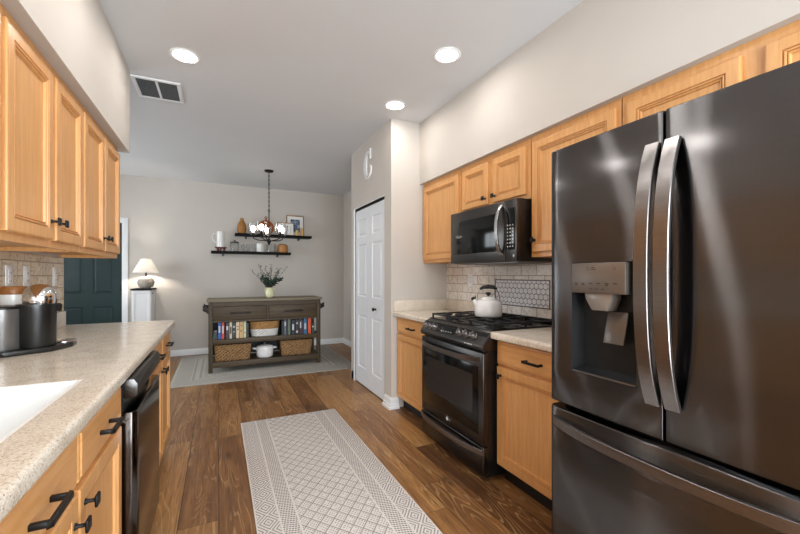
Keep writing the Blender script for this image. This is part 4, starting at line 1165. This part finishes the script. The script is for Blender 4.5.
def jar(name, label, cat, x, r, h_, lid=True, group=None):
    t = thing(name, label, cat, (x, SY, SL+e_), 0, group)
    MB().lathe([(0, 0), (r, 0), (r, h_*0.8), (r*0.9, h_), (r*0.87, h_), (r*0.95, h_*0.8), (r*0.95, 0.006), (0, 0.006)], seg=26).build('jar_body', m_glass, t, smooth=50)
    if lid:
        lo = MB().lathe([(r*0.95, h_+0.0005), (r*0.98, h_+0.012), (r*0.6, h_+0.02), (0.012, h_+0.024), (0.012, h_+0.03), (0.018, h_+0.04), (0, h_+0.044)], seg=26).build('lid', plain('pewter lid', rgb(70, 66, 62), 0.35, 0.7), t)
    return t
jar('glass_canister', 'clear glass canister with a dark metal lid on the lower shelf', 'canister', 0.233, 0.066, 0.14)
def tumbler(x, label):
    t = MB().lathe([(0, 0), (0.026, 0), (0.031, 0.004), (0.032, 0.13), (0.030, 0.13), (0.029, 0.008), (0, 0.008)], seg=22).build('drinking_glass', mk_glass('glass '+label[:6], (0.955, 0.96, 0.962, 1), 1.0), loc=(x, SY, SL+e_))
    return tag(t, label, 'glass', 'tumblers on the lower shelf')
tumbler(0.358, 'clear tumbler nearest the glass canister on the lower shelf')
tumbler(0.436, 'clear tumbler in the middle of the row of three')
tumbler(0.515, 'clear tumbler nearest the white canister')
t = thing('white_canister', 'white ceramic canister on the lower shelf beside the tumblers', 'canister', (0.622, SY, SL+e_))
MB().lathe([(0, 0), (0.058, 0), (0.062, 0.006), (0.062, 0.13), (0, 0.13)], seg=28).build('canister_body', m_ceramic, t, smooth=50)
MB().lathe([(0.063, 0.1305), (0.063, 0.14), (0.04, 0.146), (0, 0.148)], seg=28).build('lid', m_ceramic, t, smooth=50)
jar('glass_jar', 'wide clear glass jar on the lower shelf, left of the tan canister', 'jar', 0.80, 0.078, 0.145, False)
t = thing('wooden_canister', 'round tan wooden canister at the right end of the lower shelf', 'canister', (0.985, SY, SL+e_))
MB().lathe([(0, 0), (0.075, 0), (0.084, 0.02), (0.086, 0.06), (0.08, 0.108), (0, 0.108)], seg=28).build('canister_body', m_bamboo, t, smooth=50)
MB().lathe([(0.081, 0.1085), (0.079, 0.125), (0.055, 0.14), (0, 0.145)], seg=28).build('lid', m_bamboo, t, smooth=50)
o = MB().lathe([(0, 0), (0.05, 0), (0.066, 0.03), (0.07, 0.085), (0.064, 0.14), (0.045, 0.185), (0.026, 0.21), (0.024, 0.235), (0.028, 0.25), (0.02, 0.25), (0.018, 0.21), (0, 0.2)], seg=30).build('stoneware_vase', m_brownvase, loc=(0.341, SY, SU+e_), smooth=60)
tag(o, 'tan bottle-shaped stoneware vase at the left end of the upper shelf', 'vase')
o = thing('white_plaque', 'small white arched plaque standing right of the tan vase', 'plaque', (0.498, 6.72, SU+e_))
MB().prism([(-0.05, 0), (0.05, 0), (0.05, 0.16)]+[(0.05*math.cos(a*PI/8), 0.16+0.028*math.sin(a*PI/8)) for a in range(1, 8)]+[(-0.05, 0.16)], 'y', -0.011, 0.011, bev=0.002).build('plaque_face', m_paper, o)
q = MB(); q.sweep([(-0.043, -0.012, 0.008), (-0.043, -0.012, 0.158), (0, -0.012, 0.178), (0.043, -0.012, 0.158), (0.043, -0.012, 0.008)], [(0.003, -0.002), (0.003, 0.002), (-0.003, 0.002), (-0.003, -0.002)], side=(0, -1, 0)); q.build('grey_border', m_greypl, o)
o = thing('round_board', 'round reddish wooden serving board leaning on the wall behind the chandelier', 'serving board', (0.722, 6.765, SU+e_))
Mb = Matrix.Rotation(PI/2, 4, 'X') 
q = MB(); q.lathe([(0, 0), (0.122, 0), (0.127, 0.004), (0.127, 0.014), (0.122, 0.018), (0, 0.018)], seg=40, M=Matrix.Translation((0, 0.009, 0.127)) @ Mb)
q.build('board', m_board, o, smooth=40)
q = MB(); q.box(-0.013, 0.013, -0.008, 0.008, 0.248, 0.278, bev=0.003); q.tube([(0.018*math.cos(a*PI/8), 0, 0.294+0.018*math.sin(a*PI/8)) for a in range(16)], 0.007, 8, closed=True)
q.build('ring_handle', m_board, o, smooth=60)
def frame(label, x0, x1, h_, y, art, b_, matw, lean):
    t = thing('picture_frame', label, 'picture', ((x0+x1)/2, y, SU+e_), 0, 'framed pictures on the upper shelf')
    w_ = x1-x0; M = Matrix.Rotation(-lean, 4, 'X')
    q = MB()
    for (a, b2, c, d) in ((-w_/2, w_/2, 0, b_), (-w_/2, w_/2, h_-b_, h_), (-w_/2, -w_/2+b_, b_, h_-b_), (w_/2-b_, w_/2, b_, h_-b_)): q.box(a, b2, -0.011, 0.007, c, d, bev=0.002, M=M)
    q.build('frame', m_gold, t)
    MB().box(-w_/2+b_, w_/2-b_, -0.004, 0.004, b_, h_-b_, M=M).build('mat_board', m_paper, t)
    MB().box(-w_/2+b_+matw, w_/2-b_-matw, -0.0055, -0.0041, b_+matw, h_-b_-matw, M=M).build('print', art, t)
frame('larger gold-framed blue print at the back of the upper shelf', 1.055, 1.352, 0.362, 6.735, m_art1, 0.014, 0.055, 0.1)
frame('smaller gold-framed sketch in front of the blue print', 0.884, 1.166, 0.218, 6.665, m_art2, 0.011, 0.03, 0.08)
def candle(x, y, h_, label):
    t = thing('pillar_candle', label, 'candle', (x, y, SU+e_), 0, 'small candles before the blue print')
    MB().lathe([(0, 0), (0.026, 0), (0.027, 0.004), (0.027, h_-0.004), (0.02, h_), (0, h_-0.002)], seg=20).build('wax', plain('honey wax '+label[:6], rgb(206, 164, 92), 0.5), t, smooth=50)
    MB().tube([(0, 0, h_-0.002), (0.001, 0, h_+0.01)], 0.0012, 6).build('wick', m_toe, t)
candle(1.213, 6.63, 0.09, 'shorter honey candle before the blue print')
candle(1.300, 6.645, 0.13, 'taller honey candle before the right edge of the blue print')

# ------------------------------------------------------------------ chandelier
ch = thing('chandelier', 'black five-arm chandelier with clear glass shades hanging in the dining area', 'chandelier', (0.64, 5.63, CEIL))
MB().lathe([(0.0, -0.0005), (0.062, -0.0005), (0.062, -0.012), (0.05, -0.024), (0.012, -0.028), (0, -0.028)], seg=28).build('canopy', m_black, ch, smooth=50)
q = MB(); zz = -0.03; i = 0
while zz > -0.555:
    pts = []
    for a in range(12):
        an = 2*PI*a/12; u = 0.008*math.cos(an); w_ = 0.019*math.sin(an)
        pts.append((u if i % 2 else 0, 0 if i % 2 else u, zz-0.019+w_))
    q.tube(pts, 0.0038, 6, closed=True); zz -= 0.030; i += 1
q.build('chain', m_black, ch, smooth=60)
q = MB(); q.tube([(0.013*math.cos(a*PI/8), 0, -0.578+0.02*math.sin(a*PI/8)) for a in range(16)], 0.004, 8, closed=True)
q.tube([(0, 0, -0.597), (0, 0, -1.02)], 0.0075, 12); q.build('stem', m_black, ch)
MB().lathe([(0.012, -0.965), (0.022, -0.975), (0.032, -1.0), (0.022, -1.02), (0.012, -1.032), (0.016, -1.042), (0, -1.055)], seg=20).build('hub', m_black, ch, smooth=50)
for k in range(5):
    a = 2*PI*k/5+0.35; M = Matrix.Rotation(a, 4, 'Z')
    q = MB(); q.tube([(0.02, 0, -0.995), (0.08, 0, -0.992), (0.15, 0, -0.985), (0.205, 0, -0.965), (0.212, 0, -0.93)], 0.007, 8, M=M)
    q.lathe([(0.009, -0.932), (0.03, -0.926), (0.034, -0.915), (0.014, -0.913), (0.013, -0.875), (0, -0.875)], c=(0.212, 0, 0), seg=16, M=M)
    ar = q.build('arm', m_black, ch, smooth=50)
    q = MB(); q.lathe([(0.030, -0.913), (0.046, -0.900), (0.062, -0.865), (0.069, -0.80), (0.075, -0.76), (0.073, -0.76), (0.067, -0.80), (0.060, -0.865), (0.044, -0.898), (0.029, -0.911)], c=(0.212, 0, 0), seg=28, M=M, cap=False)
    q.build('glass_shade', m_glass, ar, smooth=60)
    q = MB(); q.lathe([(0.011, -0.8745), (0.014, -0.862), (0.029, -0.84), (0.033, -0.818), (0.023, -0.794), (0, -0.785)], c=(0.212, 0, 0), seg=16, M=M)
    q.build('bulb', m_bulb, ar, smooth=60)

# ------------------------------------------------------------------ hall cabinet and table lamp
hc = thing('hall_cabinet', 'slim tall white cabinet with a dark top against the far wall', 'cabinet', (-0.985, 6.60, 0))
MB().box(-0.115, 0.115, -0.2, 0.185, 0.03, 1.04, bev=0.003).build('cabinet_body', m_white, hc)
MB().box(-0.13, 0.13, -0.218, 0.19, 1.0405, 1.065, bev=0.003).build('cabinet_top', m_shelf, hc)
q = MB(); q.rings(-0.108, 0.108, 0.06, 0.52, [(0, -0.2005), (0, -0.212), (0.003, -0.216), (0.03, -0.216), (0.034, -0.211)]); do = q.build('cabinet_door', m_white, hc)
q = MB(); q.rings(-0.108, 0.108, 0.53, 1.03, [(0, -0.2005), (0, -0.212), (0.003, -0.216), (0.03, -0.216), (0.034, -0.211)]); do = q.build('cabinet_door', m_white, hc)
q = MB(); q.box(0.1155, 0.118, -0.12, -0.02, 0.985, 1.0, bev=0.001); q.build('side_slot', m_black, hc)
MB().box(-0.10, 0.10, -0.17, 0.17, 0.0005, 0.0295).build('plinth', m_white, hc)
tl = thing('table_lamp', 'lit table lamp with round stone base on the slim white cabinet', 'lamp', (-0.955, 6.56, 1.0655))
MB().lathe([(0, 0), (0.05, 0), (0.085, 0.022), (0.103, 0.06), (0.106, 0.09), (0.095, 0.13), (0.065, 0.163), (0.022, 0.176), (0, 0.176)], seg=36).build('lamp_base', m_stone, tl, smooth=60)
MB().lathe([(0.012, 0.1765), (0.012, 0.255), (0.016, 0.26), (0.016, 0.29), (0, 0.29)], seg=16).build('socket', m_black, tl)
MB().lathe([(0.168, 0.228), (0.062, 0.428), (0.0605, 0.428), (0.1665, 0.228)], seg=40, cap=False).build('lamp_shade', m_shade, tl, smooth=60)
q = MB()
for a in range(3):
    q.tube([(0, 0, 0.412), (0.063*math.cos(a*2*PI/3), 0.063*math.sin(a*2*PI/3), 0.424)], 0.0015, 6)
q.build('shade_spider', m_black, tl)
MB().lathe([(0.012, 0.2905), (0.026, 0.325), (0.026, 0.34), (0.015, 0.358), (0, 0.363)], seg=18).build('bulb', mk_emit('warm lamp bulb', (1.0, 0.92, 0.80, 1), 430.0), tl, smooth=60)

# ------------------------------------------------------------------ monogram letter on the pantry wall
lt = thing('wall_letter', 'white wooden letter C hung on the pantry wall above the bifold door', 'wall letter', (XP-0.001, 3.85, 2.29), RR)
q = MB()
A_, B_ = 0.115, 0.15; cz0 = 0.155
def ell(a, ax, bz, ox=0): return (ox+ax*math.cos(a), cz0+bz*math.sin(a))
outer = [ell(math.radians(52+i*(258/28)), A_, B_) for i in range(29)]
inner = [ell(math.radians(310-i*(258/28)), A_*0.80, B_*0.86, 0.004) for i in range(29)]
q.prism(outer+inner, 'y', -0.018, 0.0)
in2 = [ell(math.radians(105+i*(150/18)), A_*0.52, B_*0.80, 0.0) for i in range(19)]
in3 = [ell(math.radians(255-i*(150/18)), A_*0.36, B_*0.76, 0.0) for i in range(19)]
q.prism(in2+in3, 'y', -0.018, 0.0)
for zz in (-0.055, -0.018, 0.018, 0.055):
    q.tube([(-0.076+0.013*math.cos(a*PI/6), -0.009, cz0+zz+0.016*math.sin(a*PI/6)) for a in range(12)], 0.005, 6, closed=True)
q.box(0.062, 0.084, -0.018, 0.0, cz0+0.055, cz0+0.165, bev=0.004)
q.tube([(0.072, -0.009, cz0-0.115), (0.096, -0.009, cz0-0.07), (0.10, -0.009, cz0-0.035), (0.085, -0.009, cz0-0.02), (0.07, -0.009, cz0-0.034)], [0.010, 0.010, 0.010, 0.009, 0.007], 8)
q.build('letter', m_white, lt, smooth=40)
